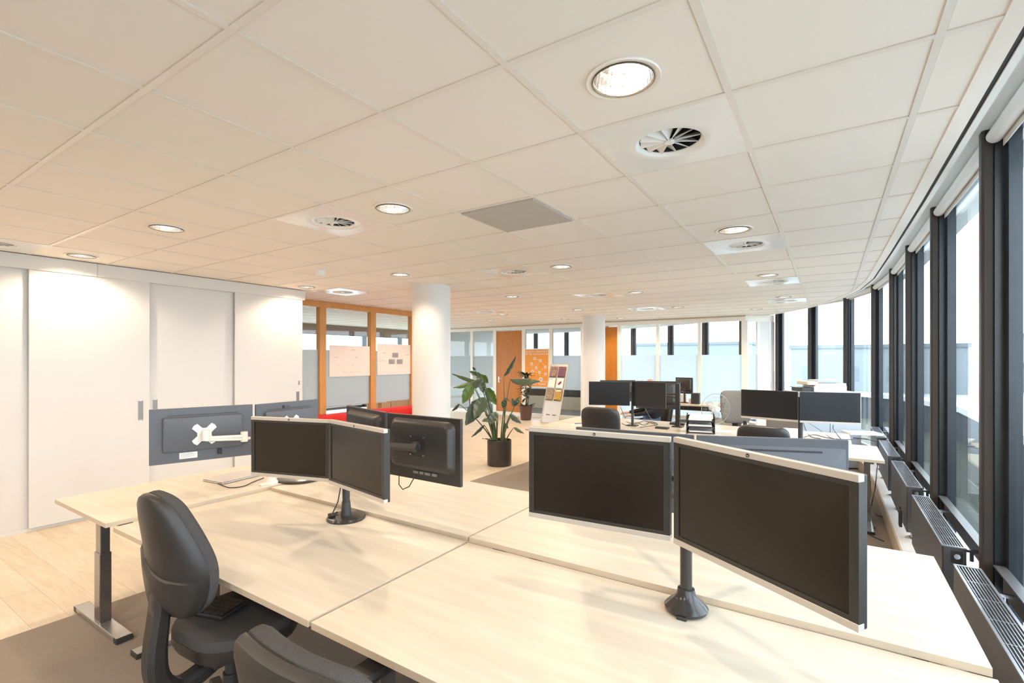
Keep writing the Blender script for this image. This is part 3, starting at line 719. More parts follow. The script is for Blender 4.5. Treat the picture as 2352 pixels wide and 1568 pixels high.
mG = monitor((-3.315, 1.845), (-3.36, 2.36), 1.008, 1.342, 'shell', 'blue-grey monitor back behind the silver edged pair, next to the white cross one', 'monitors on the white arm', -1)
mI = monitor((-2.83, 2.25), (-2.262, 2.085), .962, 1.329, 'black', 'black monitor back in front of the red sofa, left of its pair', 'black backed monitors', -1)
mH = monitor((-2.235, 2.075), (-1.663, 2.067), .962, 1.329, 'black', 'black monitor back with vents and arm clamp, right of its pair', 'black backed monitors', -1)
# sticker and marks on the two blue-grey backs
def child_box(par, name, m, a, b, bev=0): return MB().box(a, b, bev).obj(name, m, par)
st_ = child_box(mF, 'rating_sticker', paper_m, (.035, .0155, .022), (.130, .0175, .060))
MB().box((.06, .0172, .052), (.124, .018, .054)).box((.04, .0172, .045), (.124, .018, .047)).box((.05, .0172, .038), (.124, .018, .040)).box((.07, .0172, .030), (.124, .018, .032)).obj('printed_lines', handle_m, st_)
lgm = MB().cyl((.045, .0155, .300), (.045, .0172, .300), .013, n=20).obj('maker_badge', slot_m, mG, True)
text('badge_letters', 'LG', .022, slot_m, mG, (.008, .0163, .300), (PI/2, 0, PI), .0006)

# VESA cross (white) helper in monitor local space
def vesa(par, h, m, y=.042):
    pts = []
    for k in range(4):
        a = PI/4+k*PI/2
        c, s = math.cos(a), math.sin(a)
        def pr(x, y_): return (x*c-y_*s, x*s+y_*c)
        pts += [pr(.035, -.020), pr(.075, -.020), pr(.080, 0), pr(.075, .020), pr(.035, .020)]
    b = MB(); A = [b.bm.verts.new((x, y, h+z)) for x, z in pts]; B = [b.bm.verts.new((x, y+.004, h+z)) for x, z in pts]
    b.bm.faces.new(A); b.bm.faces.new(B[::-1]); n = len(A)
    for i in range(n): b.bm.faces.new((A[i], A[(i+1) % n], B[(i+1) % n], B[i]))
    return b.obj('mounting_cross', m, par)
def loc2w(o, p):
    return Matrix.Translation(o.location) @ Matrix.Rotation(o.rotation_euler[2], 4, 'Z') @ Vector(p)

# ---- white arm for F, G
wa = thing('monitor_stand', 'warm white jointed monitor arm clamped to the crosswise left desk', 'monitor arm', (-3.42, 2.03, .747))
W0 = Vector(wa.location)
MB().lathe([(.045, 0), (.043, .012), (.032, .03), (.024, .075), (.018, .08)], n=28).box((-.02, -.09, 0), (.02, 0, .012), .004).obj('clamp_base', arm_white, wa, True)
MB().cyl((0, 0, .05), (0, 0, .42), .016, n=20).obj('pole', arm_white, wa, True)
for mo, zz in ((mF, .17), (mG, .17)):
    c = loc2w(mo, (0, .046, .17))-W0; nrm = (loc2w(mo, (0, .1, 0))-loc2w(mo, (0, 0, 0))).normalized()
    e = c+nrm*.05; a = MB()
    a.cyl(c, e, .022, n=18).cyl(e-Vector((0, 0, .035)), e+Vector((0, 0, .03)), .022, n=20)
    mid = (e+Vector((0, 0, .3)))/2+nrm*.10; mid.z = e.z-.035
    a.cyl(mid-Vector((0, 0, .035)), mid+Vector((0, 0, .03)), .022, n=20)
    a.cyl(e-Vector((0, 0, .02)), mid+Vector((0, 0, .0)), .011, n=12).cyl(e-Vector((0, 0, .032)), mid-Vector((0, 0, .02)), .009, n=12)
    pt = Vector((0, 0, mid.z-.03)); a.cyl(mid-Vector((0, 0, .02)), pt, .012, n=12).cyl(pt-Vector((0, 0, .03)), pt+Vector((0, 0, .03)), .024, n=20)
    a.obj('arm', arm_white, wa, True)
vesa(mF, .17, white_pl); vesa(mG, .17, white_pl)
child_box(mF, 'power_plug', slot_m, (-.10, .016, .030), (-.075, .032, .065), .003)
# ---- round footed black stand for A,B
s1 = thing('monitor_stand', 'black twin monitor stand with round flat foot on the near left desk', 'monitor stand', (-2.371, 1.862, .721), 0)
MB().lathe([(.108, 0), (.11, .008), (.104, .018), (.06, .022), (.0, .024)], n=48).obj('foot_disc', black_gl, s1, True)
MB().cyl((0, 0, .02), (0, 0, .50), .021, n=20).cyl((0, 0, .02), (0, 0, .10), .03, .024, n=20).obj('pole', black_pl, s1, True)
S0 = Vector(s1.location); x = MB()
for mo in (mA, mB):
    c = loc2w(mo, (0, .056, .17))-S0; x.box((-.05, 0, -.05), (.05, .012, .05), 0, Matrix.Translation(c) @ Matrix.Rotation(mo.rotation_euler[2], 4, 'Z'))
    x.tube([c, c+Vector((0, .05, 0)), Vector((0, 0, c.z))], .014, 10)
x.obj('crossarm', black_pl, s1, True)
MB().tube([(-.02, -.02, .2), (-.035, -.03, .1), (-.06, -.05, .03), (-.075, -.04, .027), (-.05, -.02, .03), (-.07, -.01, .03), (-.04, -.06, .032)], .0035, 6).box((-.07, -.075, .022), (-.03, -.05, .036), .003).obj('cable_bundle', cable_m, s1, True)
# ---- stand of H, I
s2 = s1; S2 = S0
x = MB()
for mo in (mI, mH):
    c = loc2w(mo, (0, .058, .20))-S2; n_ = (loc2w(mo, (0, 1, 0))-loc2w(mo, (0, 0, 0)))
    e = c+n_*.045; x.cyl(c, e, .028, n=20).tube([Vector((0, 0, e.z)), e], .020, 4).tube([e, e+(e-Vector((0, 0, e.z))).normalized()*.035], .024, 4)
x.obj('crossarm', black_pl, s2, False)
MB().tube([(.42, .13, .27), (.40, .11, .22), (.36, .10, .20), (.32, .11, .22), (.30, .13, .28)], .003, 6).obj('hanging_cable', cable_m, s2, True)
# ---- clamp stand of C, D
s3 = thing('monitor_stand', 'glossy dark pole stand with flared foot on the nearest right desk', 'monitor stand', (-.449, 1.875, .716), 0)
S3 = Vector(s3.location)
MB().lathe([(.060, 0), (.075, .008), (.078, .018), (.066, .032), (.045, .05), (.034, .066), (.030, .085), (.024, .088)], n=40).obj('flared_foot', black_gl, s3, True)
MB().cyl((0, 0, .07), (0, 0, .52), .0215, n=28).obj('pole', black_gl, s3, True)
MB().box((-.015, -.082, .0), (.02, -.06, .012), .002).obj('foot_screw', slot_m, s3)
x = MB()
for mo in (mC, mD):
    c = loc2w(mo, (0, .056, .19))-S3; x.box((-.055, 0, -.055), (.055, .012, .055), 0, Matrix.Translation(c) @ Matrix.Rotation(mo.rotation_euler[2], 4, 'Z'))
    x.tube([c, c+Vector((0.02, .06, 0)), Vector((0, 0, c.z))], .016, 10)
x.obj('crossarm', black_pl, s3, True)
# ---- stand of E, E2
s4 = s3; S4 = S3
x = MB()
for mo in (mE, mE2):
    c = loc2w(mo, (0, .05, .17))-S4; x.tube([c, Vector((0, 0, c.z))], .016, 10)
x.obj('crossarm', black_pl, s4, True)
# ---- second group monitors
mJ = monitor((-2.85, 6.355), (-2.317, 6.535), 1.012, 1.342, 'thin', 'thin black screen left of the first pole on the second desk group', 'screens of the second desk group')
mK = monitor((-2.31, 6.60), (-1.80, 6.44), 1.005, 1.348, 'thin', 'thin brownish screen right of the first pole on the second desk group', 'screens of the second desk group')
mN = monitor((-.878, 6.28), (-.295, 6.16), .97, 1.30, 'wide', 'bluish wide screen with silver chin, left of the right pair', 'silver chin monitors')
mO = monitor((-.275, 6.12), (.265, 6.22), .972, 1.302, 'wide', 'brown-black wide screen with silver chin beside the windows', 'silver chin monitors')
def Q(u, d): return P2w(u, d)
mL = monitor(Q(1378, 7.6), Q(1459, 7.6), 1.0, 1.33, 'black', 'black monitor back just showing above the thin left screen', 'rear facing far monitors', -1)
mM = monitor(Q(1461, 7.6), Q(1558, 7.4), .90, 1.32, 'black', 'black monitor back beside the square post of the second desk group', 'rear facing far monitors', -1)
def pole_stand(name, label, p, z0, htop, mons, r=.018, square=False, yoff=.05, azim=None):
    t = thing(name, label, 'monitor stand', (p[0], p[1], z0), 0); T = Vector(t.location)
    b = MB()
    if square: b.box((-.028, -.028, .01), (.028, .028, htop), .003)
    else: b.cyl((0, 0, .01), (0, 0, htop), r, n=16)
    b.obj('pole', black_pl, t, not square)
    MB().box((-.07, -.07, 0), (.07, .07, .014), .004).obj('base_plate', black_pl, t)
    x = MB()
    for mo, hz in mons:
        c = loc2w(mo, (0, yoff, hz))-T; x.tube([c, Vector((0, 0, c.z))], .014, 8)
    x.obj('crossarm', black_pl, t, True); return t
pole_stand('monitor_stand', 'black pole between the thin left pair of the second desk group', (-2.33, 6.68), .72, .56, ((mJ, .18), (mK, .18)), yoff=.035)
pole_stand('monitor_stand', 'square black post carrying the far monitor backs', Q(1557, 6.75), .72, .60, ((mM, .22), (mL, .17)), square=True)
pole_stand('monitor_stand', 'grey pole with cables between the silver chin pair', (-.275, 6.25), .72, .52, ((mN, .17), (mO, .17)), r=.024, yoff=.035)
# small square monitor back on third group
a_, b_ = Q(1553, 10.5), Q(1592, 10.2)
mP = monitor(a_, b_, .93, 1.27, 'black', 'small brown-black square monitor back with cables above the third desk group', None, -1)
pp = thing('monitor_stand', 'short stand under the small square monitor on the third desk group', 'monitor stand', ((a_[0]+b_[0])/2+.02, (a_[1]+b_[1])/2-.08, .74), 0)
MB().cyl((0, 0, .01), (0, .0, .28), .02, n=12).tube([(0, 0, .26), (0, .05, .26)], .02, 8).lathe([(.10, 0), (.10, .01), (.03, .02)], n=24).obj('neck', black_pl, pp, True)

# ================================================================== OFFICE CHAIRS
def interp(tab, z):
    for (z0, w0), (z1, w1) in zip(tab, tab[1:]):
        if z0 <= z <= z1:
            s = (z-z0)/(z1-z0); return w0+(w1-w0)*s
    return tab[-1][1]
def plate(outline, bow, layers, M=None):
    """closed pillow: outline = [(x,z)], bow(x,z)->y offset, layers=[(scale, y)]"""
    cx = sum(p[0] for p in outline)/len(outline); cz = sum(p[1] for p in outline)/len(outline); b = MB(); rs = []
    for s, y in layers:
        r = []
        for x, z in outline:
            X, Z = cx+(x-cx)*s, cz+(z-cz)*s; r.append(Vector((X, y+bow(X, Z), Z)))
        rs.append(r)
    b.rings(rs)
    if M is not None:
        for v in b.bm.verts: v.co = M @ v.co
    return b
def back_outline(kind, h, n=11):
    if kind == 'pear': half = [(.0, .09), (.012, .125), (.04, .158), (.09, .182), (.15, .194), (.22, .190), (.31, .163), (.39, .132), (.45, .104), (.48, .077), (.496, .046), (.502, .018)]
    else: half = [(.0, .13), (.012, .165), (.05, .195), (.12, .212), (.24, .222), (.36, .225), (.43, .220), (.47, .205), (.495, .175), (.505, .14), (.508, .08)]
    full = [(w, z) for z, w in half]+[(-w, z) for z, w in half[::-1]]; out = []; N_ = len(full)
    for i in range(N_):
        a, b, c, d = (Vector(full[(i+k) % N_]) for k in (-1, 0, 1, 2))
        for s in (0, 1/3, 2/3): out.append(tuple(.5*((2*b)+(-a+c)*s+(2*a-5*b+4*c-d)*s*s+(-a+3*b-3*c+d)*s**3)))
    return out
def office_chair(label, loc, rz, kind='pear', seat_h=.47, back_z=.60, group='charcoal office swivel chairs', arms=False, fab=None):
    t = thing('office_chair', label, 'office chair', loc, rz, group); fab = fab or fabric_m
    ol = back_outline(kind, .54)
    kx = 1.5 if kind == 'pear' else .7
    bow = lambda x, z: kx*x*x-.30*max(0, z-.25)**2
    tilt = Matrix.Translation((0, -.235, back_z)) @ Matrix.Rotation(math.radians(7), 4, 'X')
    plate(ol, bow, [(1.0, .0), (1.0, -.012), (.975, -.026), (.90, -.036), (.72, -.044), (.4, -.048), (.1, -.049)], tilt).obj('back_shell', shell_m, t, True)
    plate(ol, bow, [(.1, .066), (.5, .065), (.8, .061), (.93, .053), (.985, .040), (.998, .024), (.995, .008), (.97, .001)], tilt).obj('backrest', fab, t, True)
    if kind == 'pear':
        lo = [(.0, .02), (.205, .02)]
        low = [(w*1.0, z) for z, w in [(.012, .13), (.04, .168), (.09, .194), (.15, .2085), (.20, .2095), (.235, .206)]]
        low = low+[(-.05, .14)]+[(-w, z) for w, z in low[::-1]][:0]+[(-.206, .245), (-.2095, .20), (-.2085, .15), (-.194, .09), (-.168, .04), (-.13, .012)]
        low = [(.122, .014), (.156, .04), (.180, .09), (.192, .14), (.191, .165), (.10, .172), (.05, .182), (0, .20), (-.10, .245), (-.178, .268), (-.190, .22), (-.192, .15), (-.180, .09), (-.156, .04), (-.122, .014)]
        plate(low, bow, [(1.0, -.012), (.995, -.030), (.96, -.046), (.85, -.055), (.5, -.060), (.1, -.061)], tilt).obj('lumbar_shell', shell_m, t, True)
    # support bar
    pts = [(0, -.275, back_z+.16), (0, -.285, back_z+.02), (0, -.30, seat_h+.0), (0, -.285, seat_h-.10), (0, -.22, seat_h-.165), (0, -.12, seat_h-.15), (0, .02, seat_h-.10)]
    b = MB(); rs = []
    P_ = [Vector(p) for p in pts]
    # smooth
    sm = []
    for i in range(len(P_)-1):
        for k in range(5): 
            a = P_[max(i-1, 0)]; b0 = P_[i]; c0 = P_[i+1]; d0 = P_[min(i+2, len(P_)-1)]; s_ = k/5
            sm.append(.5*((2*b0)+(-a+c0)*s_+(2*a-5*b0+4*c0-d0)*s_*s_+(-a+3*b0-3*c0+d0)*s_**3))
    sm.append(P_[-1])
    for i, p in enumerate(sm):
        tt = (sm[min(i+1, len(sm)-1)]-sm[max(i-1, 0)]).normalized(); n = Vector((0, tt.z, -tt.y)); wd = .05-.012*math.sin(PI*i/len(sm)); th = .022+.016*math.sin(PI*i/len(sm))
        rs.append([p+Vector((sx*wd, 0, 0))*k1+n*sy*th*k2 for sx, sy, k1, k2 in ((1, .5, 1, 1), (1, -.5, 1, 1), (.6, -1, 1, 1), (-.6, -1, 1, 1), (-1, -.5, 1, 1), (-1, .5, 1, 1), (-.6, 1, 1, 1), (.6, 1, 1, 1))])
    b.rings(rs).obj('back_support', shell_m, t, True)
    # seat
    so = rrect(.47, .45, .17, 7)
    def ring(s, z, yy=.0): return [(x*s, y*s+.03+yy, z+.04*max(0, -(y*s)-.10)*0) for x, y in so]
    MB().rings([ring(.80, seat_h-.085), ring(.95, seat_h-.07), ring(1.0, seat_h-.04), ring(1.0, seat_h-.012)]).obj('seat_shell', shell_m, t, True)
    MB().rings([ring(.99, seat_h-.014), ring(1.0, seat_h+.008), ring(.96, seat_h+.028), ring(.82, seat_h+.038), ring(.5, seat_h+.036), ring(.1, seat_h+.034)]).obj('seat', fab, t, True)
    MB().box((-.09, -.12, seat_h-.13), (.09, .14, seat_h-.08), .01).cyl((.08, .05, seat_h-.10), (.24, .06, seat_h-.10), .007, n=10).obj('tilt_mechanism', black_pl, t)
    MB().cyl((0, 0, .09), (0, 0, seat_h-.11), .026, n=20).cyl((0, 0, .11), (0, 0, seat_h-.22), .034, n=20).obj('gas_column', black_pl, t, True)
    MB().lathe([(.05, .075), (.05, .12), (.036, .13)], n=20).obj('hub', black_pl, t, True)
    for k in range(5):
        a = 2*PI*k/5+.35; c, s = math.cos(a), math.sin(a)
        lo_ = MB().box((.03, -.024, .078), (.30, .024, .105), .008, Matrix.Rotation(a, 4, 'Z')).obj('base_leg', black_pl, t)
        MB().cyl((c*.285-s*.022, s*.285+c*.022, .028), (c*.285-s*.006, s*.285+c*.006, .028), .027, n=18).cyl((c*.285+s*.022, s*.285-c*.022, .028), (c*.285+s*.006, s*.285-c*.006, .028), .027, n=18).cyl((c*.285, s*.285, .03), (c*.285, s*.285, .085), .009, n=10).obj('caster', black_pl, lo_, True)
    if arms:
        for sx in (-1, 1):
            ar = MB().box((sx*.24-.02, .0, seat_h-.09), (sx*.29+.0, .06, seat_h-.06), .005).box((sx*.285-.012, .005, seat_h-.08), (sx*.285+.012, .055, seat_h+.18), .006).obj('armrest', shell_m, t)
            MB().rings([[(sx*.285+x, .13+y, seat_h+.175) for x, y in rrect(.085, .24, .035, 5)], [(sx*.285+x, .13+y, seat_h+.19) for x, y in rrect(.095, .25, .04, 5)], [(sx*.285+x, .13+y, seat_h+.204) for x, y in rrect(.08, .235, .035, 5)]]).obj('arm_pad', shell_m, ar, True)
    return t
chair1 = office_chair('charcoal swivel chair with pear shaped back and a keyboard on its seat', (-2.225, 1.135, 0), math.radians(3), 'pear', .49, .635)
chair2 = office_chair('charcoal swivel chair with square rounded back cut by the bottom picture edge', (-.955, .90, 0), math.radians(0), 'square', .46, .53, arms=True)
office_chair('black swivel chair back in front of the thin left screens of the second desk group', (-2.23, 5.50, 0), math.radians(4), 'square', .49, .60)
office_chair('black swivel chair back in front of the bluish wide screen', (-.51, 5.36, 0), math.radians(-4), 'square', .45, .53)
office_chair('beige-grey swivel chair standing behind the desk fan', (-1.15, 8.05, 0), math.radians(200), 'square', .53, .66, fab=fabric_g)
office_chair('grey swivel chair showing below the bluish wide screen', (-.62, 7.75, 0), math.radians(165), 'square', .40, .44, fab=fabric_g)

# keyboards
def keyboard(label, loc, rz, w=.44, d=.14, rows=5, cols=15):
    t = thing('keyboard', label, 'keyboard', loc, rz)
    MB().box((-w/2, -d/2, 0), (w/2, d/2, .012), .003).obj('base', black_pl, t)
    k = MB(); kw = (w-.02)/cols; kd = (d-.02)/rows
    for i in range(cols):
        for j in range(rows):
            if j == 0 and 3 < i < 9: continue
            k.box((-w/2+.01+i*kw+.0012, -d/2+.01+j*kd+.0012, .011), (-w/2+.01+(i+1)*kw-.0012, -d/2+.01+(j+1)*kd-.0012, .018), .0008)
    k.box((-w/2+.01+4*kw, -d/2+.011, .011), (-w/2+.01+9*kw, -d/2+.01+kd-.001, .018), .0008)
    o = k.obj('keys', black_gl, t); return t
keyboard('black keyboard lying across the seat of the pear backed chair', (-2.40, 1.085, .532), math.radians(18), .40, .15)
keyboard('grey-black keyboard on the second desk group behind the left chair', (-2.02, 5.76, .72), math.radians(3), .42, .13)
# ================================================================== THINGS ON THE FRONT DESKS
lp = thing('laptop', 'closed silver laptop on the crosswise left desk', 'laptop', (-3.81, 1.96, .747), math.radians(97))
MB().box((-.165, -.115, .002), (.165, .115, .012), .003).obj('base', laptop_m, lp)
MB().box((-.165, -.115, .0135), (.165, .115, .020), .003).obj('lid', laptop_m, lp)
MB().box((-.16, .110, .004), (.16, .117, .017), .002).obj('hinge', slot_m, lp)
def cable(label, pts, r=.003, m=None, cat='cable'):
    P_ = [Vector(p) for p in pts]; sm = []
    for i in range(len(P_)-1):
        for k in range(6):
            a = P_[max(i-1, 0)]; b0 = P_[i]; c0 = P_[i+1]; d0 = P_[min(i+2, len(P_)-1)]; s_ = k/6
            sm.append(.5*((2*b0)+(-a+c0)*s_+(2*a-5*b0+4*c0-d0)*s_*s_+(-a+3*b0-3*c0+d0)*s_**3))
    sm.append(P_[-1]); o = MB().tube(sm, r, 6).obj('cable', m or cable_m, None, True); return tag(o, label, cat)
cable('black cable from the closed laptop to the white arm clamp', [tuple(at_z(u, v, .7505)) for u, v in ((497, 1108), (510, 1114), (530, 1119.5), (560, 1116), (580, 1107), (606, 1097))])
mfoot = MB().lathe([(.17, 0), (.17, .008), (.15, .014), (0, .016)], n=40).obj('round_plate', black_gl, None, True, (-3.376, 2.234, .747)); tag(mfoot, 'flat dark round foot plate lying below the silver edged left screen', 'plate')

# ================================================================== SOFA
sf = thing('sofa', 'long red low sofa in front of the glazed wooden partition', 'sofa', (-7.28, 4.75, 0))
MB().box((.02, .02, .12), (.78, 2.72, .42), .04).obj('seat', red_m, sf)
MB().rings([[(x, z_, z2) for x, z_, z2 in ((0, 0, .12), (.24, 0, .12), (.24, 2.75, .12), (0, 2.75, .12))], [(0, 0, .68), (.22, 0, .68), (.22, 2.75, .68), (0, 2.75, .68)], [(.03, .03, .715), (.19, .03, .715), (.19, 2.72, .715), (.03, 2.72, .715)]]).obj('backrest', red_m, sf)
MB().box((.20, 2.42, .42), (.78, 2.75, .70), .04).obj('armrest', red_m, sf)
for (x, y) in ((.1, .1), (.7, .1), (.1, 2.6), (.7, 2.6)): MB().cyl((x, y, 0), (x, y, .13), .02, n=12).obj('leg', chrome, sf, True)
# flip chart papers
def sheet(label, y0, y1, z0, z1, marks):
    t = thing('flip_chart_sheet', label, 'paper', (PX+.0, y0, z0), 0, 'sheets taped on the glazed partition')
    W_, H_ = y1-y0, z1-z0; b = MB(); n = 8; A = []; B = []
    for i in range(n+1):
        yy = W_*i/n; xx = .012+.008*math.sin(i*.9); A.append([b.bm.verts.new((xx, yy, 0)), b.bm.verts.new((xx-.004, yy, H_-.006*i/n))]); B.append([b.bm.verts.new((xx-.001, yy, 0)), b.bm.verts.new((xx-.005, yy, H_-.006*i/n))])
    for i in range(n):
        b.bm.faces.new((A[i][0], A[i+1][0], A[i+1][1], A[i][1])); b.bm.faces.new((B[i][0], B[i][1], B[i+1][1], B[i+1][0]))
    sh = b.obj('sheet', paper_p, t)
    m_ = MB()
    for (a, c, w, h) in marks: m_.box((.022, a*W_, c*H_), (.023, (a+w)*W_, (c+h)*H_))
    m_.obj('pen_marks', mat('faded_pen', (.42, .36, .36), .8), t)
    return t
sheet('left large paper sheet with faint notes taped on the glass', 5.42, 6.34, 1.345, 1.905, [(.50, .85, .09, .012), (.08, .61, .11, .010), (.58, .60, .08, .012), (.16, .36, .05, .008), (.3, .37, .07, .006), (.5, .36, .06, .008), (.26, .14, .14, .004), (.46, .14, .13, .004), (.64, .14, .07, .004), (.84, .14, .1, .004)])
s_ = sheet('right paper sheet with three small drawings taped on the glass', 6.50, 7.40, 1.35, 1.96, [(.13, .70, .09, .012), (.83, .64, .10, .012), (.03, .45, .16, .010)])
dr = MB()
for (a, c) in ((.43, .57), (.32, .35), (.56, .35)):
    for k in range(8): dr.box((.022, (a+k*.022)*.9, c*.6), (.0235, (a+k*.022+.011)*.9, (c+.16+.015*math.sin(k*3))*.6))
dr.obj('small_drawings', handle_m, s_)
# dried pampas plant in the wooden partition room
pg = thing('dried_plant', 'orange-brown dried plume plant behind the narrow partition pane', 'plant', (-7.62, 4.72, 0))
MB().lathe([(.0, 0), (.11, 0), (.14, .3), (.10, .42), (.09, .42)], n=24, caps=False).obj('vase', pot_m, pg, True)
plm = mat('dried_plume', (.60, .32, .12), .9, noise=.3, nscale=40)
b = MB()
for k in range(9):
    a = random.uniform(-.9, .9); l_ = random.uniform(.7, .95)
    q0 = Vector((0, 0, .35)); pts = [q0+Vector((.25*math.sin(a)*s, .20*a*s, l_*s)) for s in (0, .3, .55, .75, .9, 1)]
    b.tube(pts, [.004, .004, .02, .04, .03, .004], 7)
b.obj('plumes', plm, pg, True)
# meeting room furniture behind the partition
mt = thing('meeting_table', 'white meeting table seen under the frosted band of the partition', 'table', (-8.9, 6.5, 0))
MB().box((-.6, -1.1, .70), (.6, 1.1, .74), .004).obj('tabletop', panel_white, mt)
for (x, y) in ((-.5, -1), (.5, -1), (-.5, 1), (.5, 1)): MB().box((x-.03, y-.03, 0), (x+.03, y+.03, .70)).obj('leg', frame_wood, mt)
wc = thing('wooden_cabinet', 'orange wooden cabinet seen through the right partition pane', 'cabinet', (-9.0, 8.6, 0))
MB().box((-.9, -.2, 0), (.9, .2, .95), .004).obj('body', frame_wood, wc); MB().box((-.88, -.215, .04), (-.01, -.2, .92)).box((.01, -.215, .04), (.88, -.2, .92)).obj('doors', frame_wood, wc)

# ================================================================== PLANTS
def leaf(b, base, tip, width, nrm, droop=.0, fold=.25, curl=0, tear=0, n=12):
    base, tip, nrm = Vector(base), Vector(tip), Vector(nrm).normalized(); ax = tip-base; L_ = ax.length; ax.normalize()
    side = ax.cross(nrm).normalized(); up = side.cross(ax).normalized(); th = .0012; rows = []
    for i in range(n+1):
        s = i/n; w = width*.5*(math.sin(PI*min(1, s**.8*1.0))**.75)*(1-.25*s)+.0008
        c = base+ax*L_*s+up*(-droop*L_*s*s+curl*L_*math.sin(PI*s))
        row = []
        for k in (-1, -.6, -.25, 0, .25, .6, 1):
            kk = k*(1+tear*math.sin(i*2.3+k)*.3*(abs(k) > .9)); row.append(c+side*w*kk+up*(abs(k)**1.3*w*fold+.004*math.sin(i*1.7+k*3)))
        rows.append(row)
    T = [[b.bm.verts.new(p+up*th) for p in r] for r in rows]; U = [[b.bm.verts.new(p-up*th) for p in r] for r in rows]
    m_ = len(T[0])
    for i in range(n):
        for k in range(m_-1):
            b.bm.faces.new((T[i][k], T[i][k+1], T[i+1][k+1], T[i+1][k])); b.bm.faces.new((U[i][k], U[i+1][k], U[i+1][k+1], U[i][k+1]))
        b.bm.faces.new((T[i][0], T[i+1][0], U[i+1][0], U[i][0])); b.bm.faces.new((T[i][-1], U[i][-1], U[i+1][-1], T[i+1][-1]))
    return b
PD = 7.66
bp = at_d(1147, 1012, PD)
pl = thing('potted_plant', 'tall bird of paradise plant in a dark round pot beside the front column', 'plant', (bp.x, bp.y, .0)); PO = Vector(pl.location)
MB().lathe([(.0, .006), (.182, .006), (.19, .02), (.19, .395), (.178, .395), (.176, .35), (0, .35)], n=56, caps=False).obj('pot', pot_m, pl, True)
MB().lathe([(.176, .345), (.1, .358), (0, .36)], n=24, caps=False).obj('soil', soil_m, pl)
# (base px, tip px, width, depth offset base, tip, material, normal hint, droop, fold, stem thickness)
cn = Vector((*P2(0, -1), 0))      # towards the camera
cr_ = Vector((*P2(1, 0), 0))
LV = [
 ((1157, 864), (1185, 817), .10, 0, 0, leaf_b, cn+cr_*.7, 0, .8, (1159, 1012)),
 ((1172, 871), (1240, 869), .22, 0, -.1, leaf_b, Vector((0, 0, 1))+cn*.9, .12, -.5, (1153, 1010)),
 ((1110, 880), (1039, 855), .16, 0, .05, leaf_b, Vector((0, 0, 1))+cn*.5, .05, -.4, (1138, 1010)),
 ((1112, 872), (1078, 852), .16, .1, .1, leaf_d, cn+Vector((0, 0, .6)), 0, .2, (1138, 1010)),
 ((1104, 862), (1121, 880), .20, -.05, -.05, leaf_c, cn-cr_*.4, .1, .2, (1142, 1010)),
 ((1112, 872), (1052, 882), .24, -.08, -.1, leaf_b, Vector((0, 0, 1))+cn*1.1, .12, -.5, (1136, 1010)),
 ((1086, 880), (1040, 888), .15, -.2, -.2, leaf_c, Vector((0, 0, 1))+cn*.6, .05, -.3, (1136, 1010)),
 ((1085, 884), (1062, 926), .24, -.25, -.3, leaf_c, cn+Vector((0, 0, .3)), .1, .25, (1136, 1010)),
 ((1108, 916), (1070, 978), .34, -.1, -.2, leaf_d, cn+Vector((0, 0, .35)), -.1, .15, (1134, 1010)),
 ((1113, 912), (1090, 962), .30, -.15, -.25, leaf_b, cn+Vector((0, 0, .5)), -.1, .15, (1135, 1010)),
 ((1118, 890), (1140, 930), .22, -.02, .0, leaf_c, cn-cr_*.2, .05, .2, (1142, 1010)),
 ((1106, 878), (1110, 902), .16, -.1, -.15, leaf_b, cn, .1, .3, (1140, 1010)),
 ((1144, 950), (1107, 965), .20, -.15, -.25, leaf_b, Vector((0, 0, 1))+cn*1.2, .1, -.3, (1141, 1010)),
 ((1140, 946), (1125, 975), .18, -.2, -.25, leaf_b, cn+Vector((0, 0, .4)), .1, .2, (1141, 1010)),
 ((1112, 976), (1080, 1001), .11, -.1, -.1, leaf_d, Vector((0, 0, 1))+cn*.5, .12, -.3, (1132, 1012)),
 ((1172, 950), (1198, 970), .14, -.05, -.1, leaf_d, Vector((0, 0, 1))+cn*.8, .1, -.4, (1152, 1010)),
 ((1181, 981), (1205, 993), .10, -.05, -.05, leaf_b, Vector((0, 0, 1))+cn*.7, .15, -.3, (1160, 1012)),
 ((1182, 932), (1195, 908), .11, 0, .1, leaf_d, cn+Vector((0, 0, .6)), .15, .2, (1154, 1010)),
 ((1182, 934), (1176, 914), .09, 0, .0, leaf_d, cn, .1, .2, (1154, 1010)),
 ((1160, 918), (1155, 938), .13, -.05, -.05, leaf_d, cn+Vector((0, 0, .5)), .1, .2, (1150, 1010)),
 ((1160, 916), (1174, 920), .10, -.05, .1, leaf_d, cn+Vector((0, 0, .8)), .1, .2, (1150, 1010)),
 ((1137, 1009), (1108, 1004), .09, -.1, -.1, leaf_d, Vector((0, 0, 1)), .1, -.2, (1140, 1013)),
 ((1055, 928), (1036, 942), .12, 0, .1, leaf_d, cn+Vector((0, 0, 1)), .1, -.2, (1134, 1010)),
 ((1158, 972), (1168, 984), .08, .1, .1, leaf_b, cn+Vector((0, 0, 1)), .1, .2, (1155, 1010)),
 ((1092, 850), (1085, 843), .06, .1, .1, leaf_b, cn, 0, .2, (1138, 1010)),
]
stems = MB()
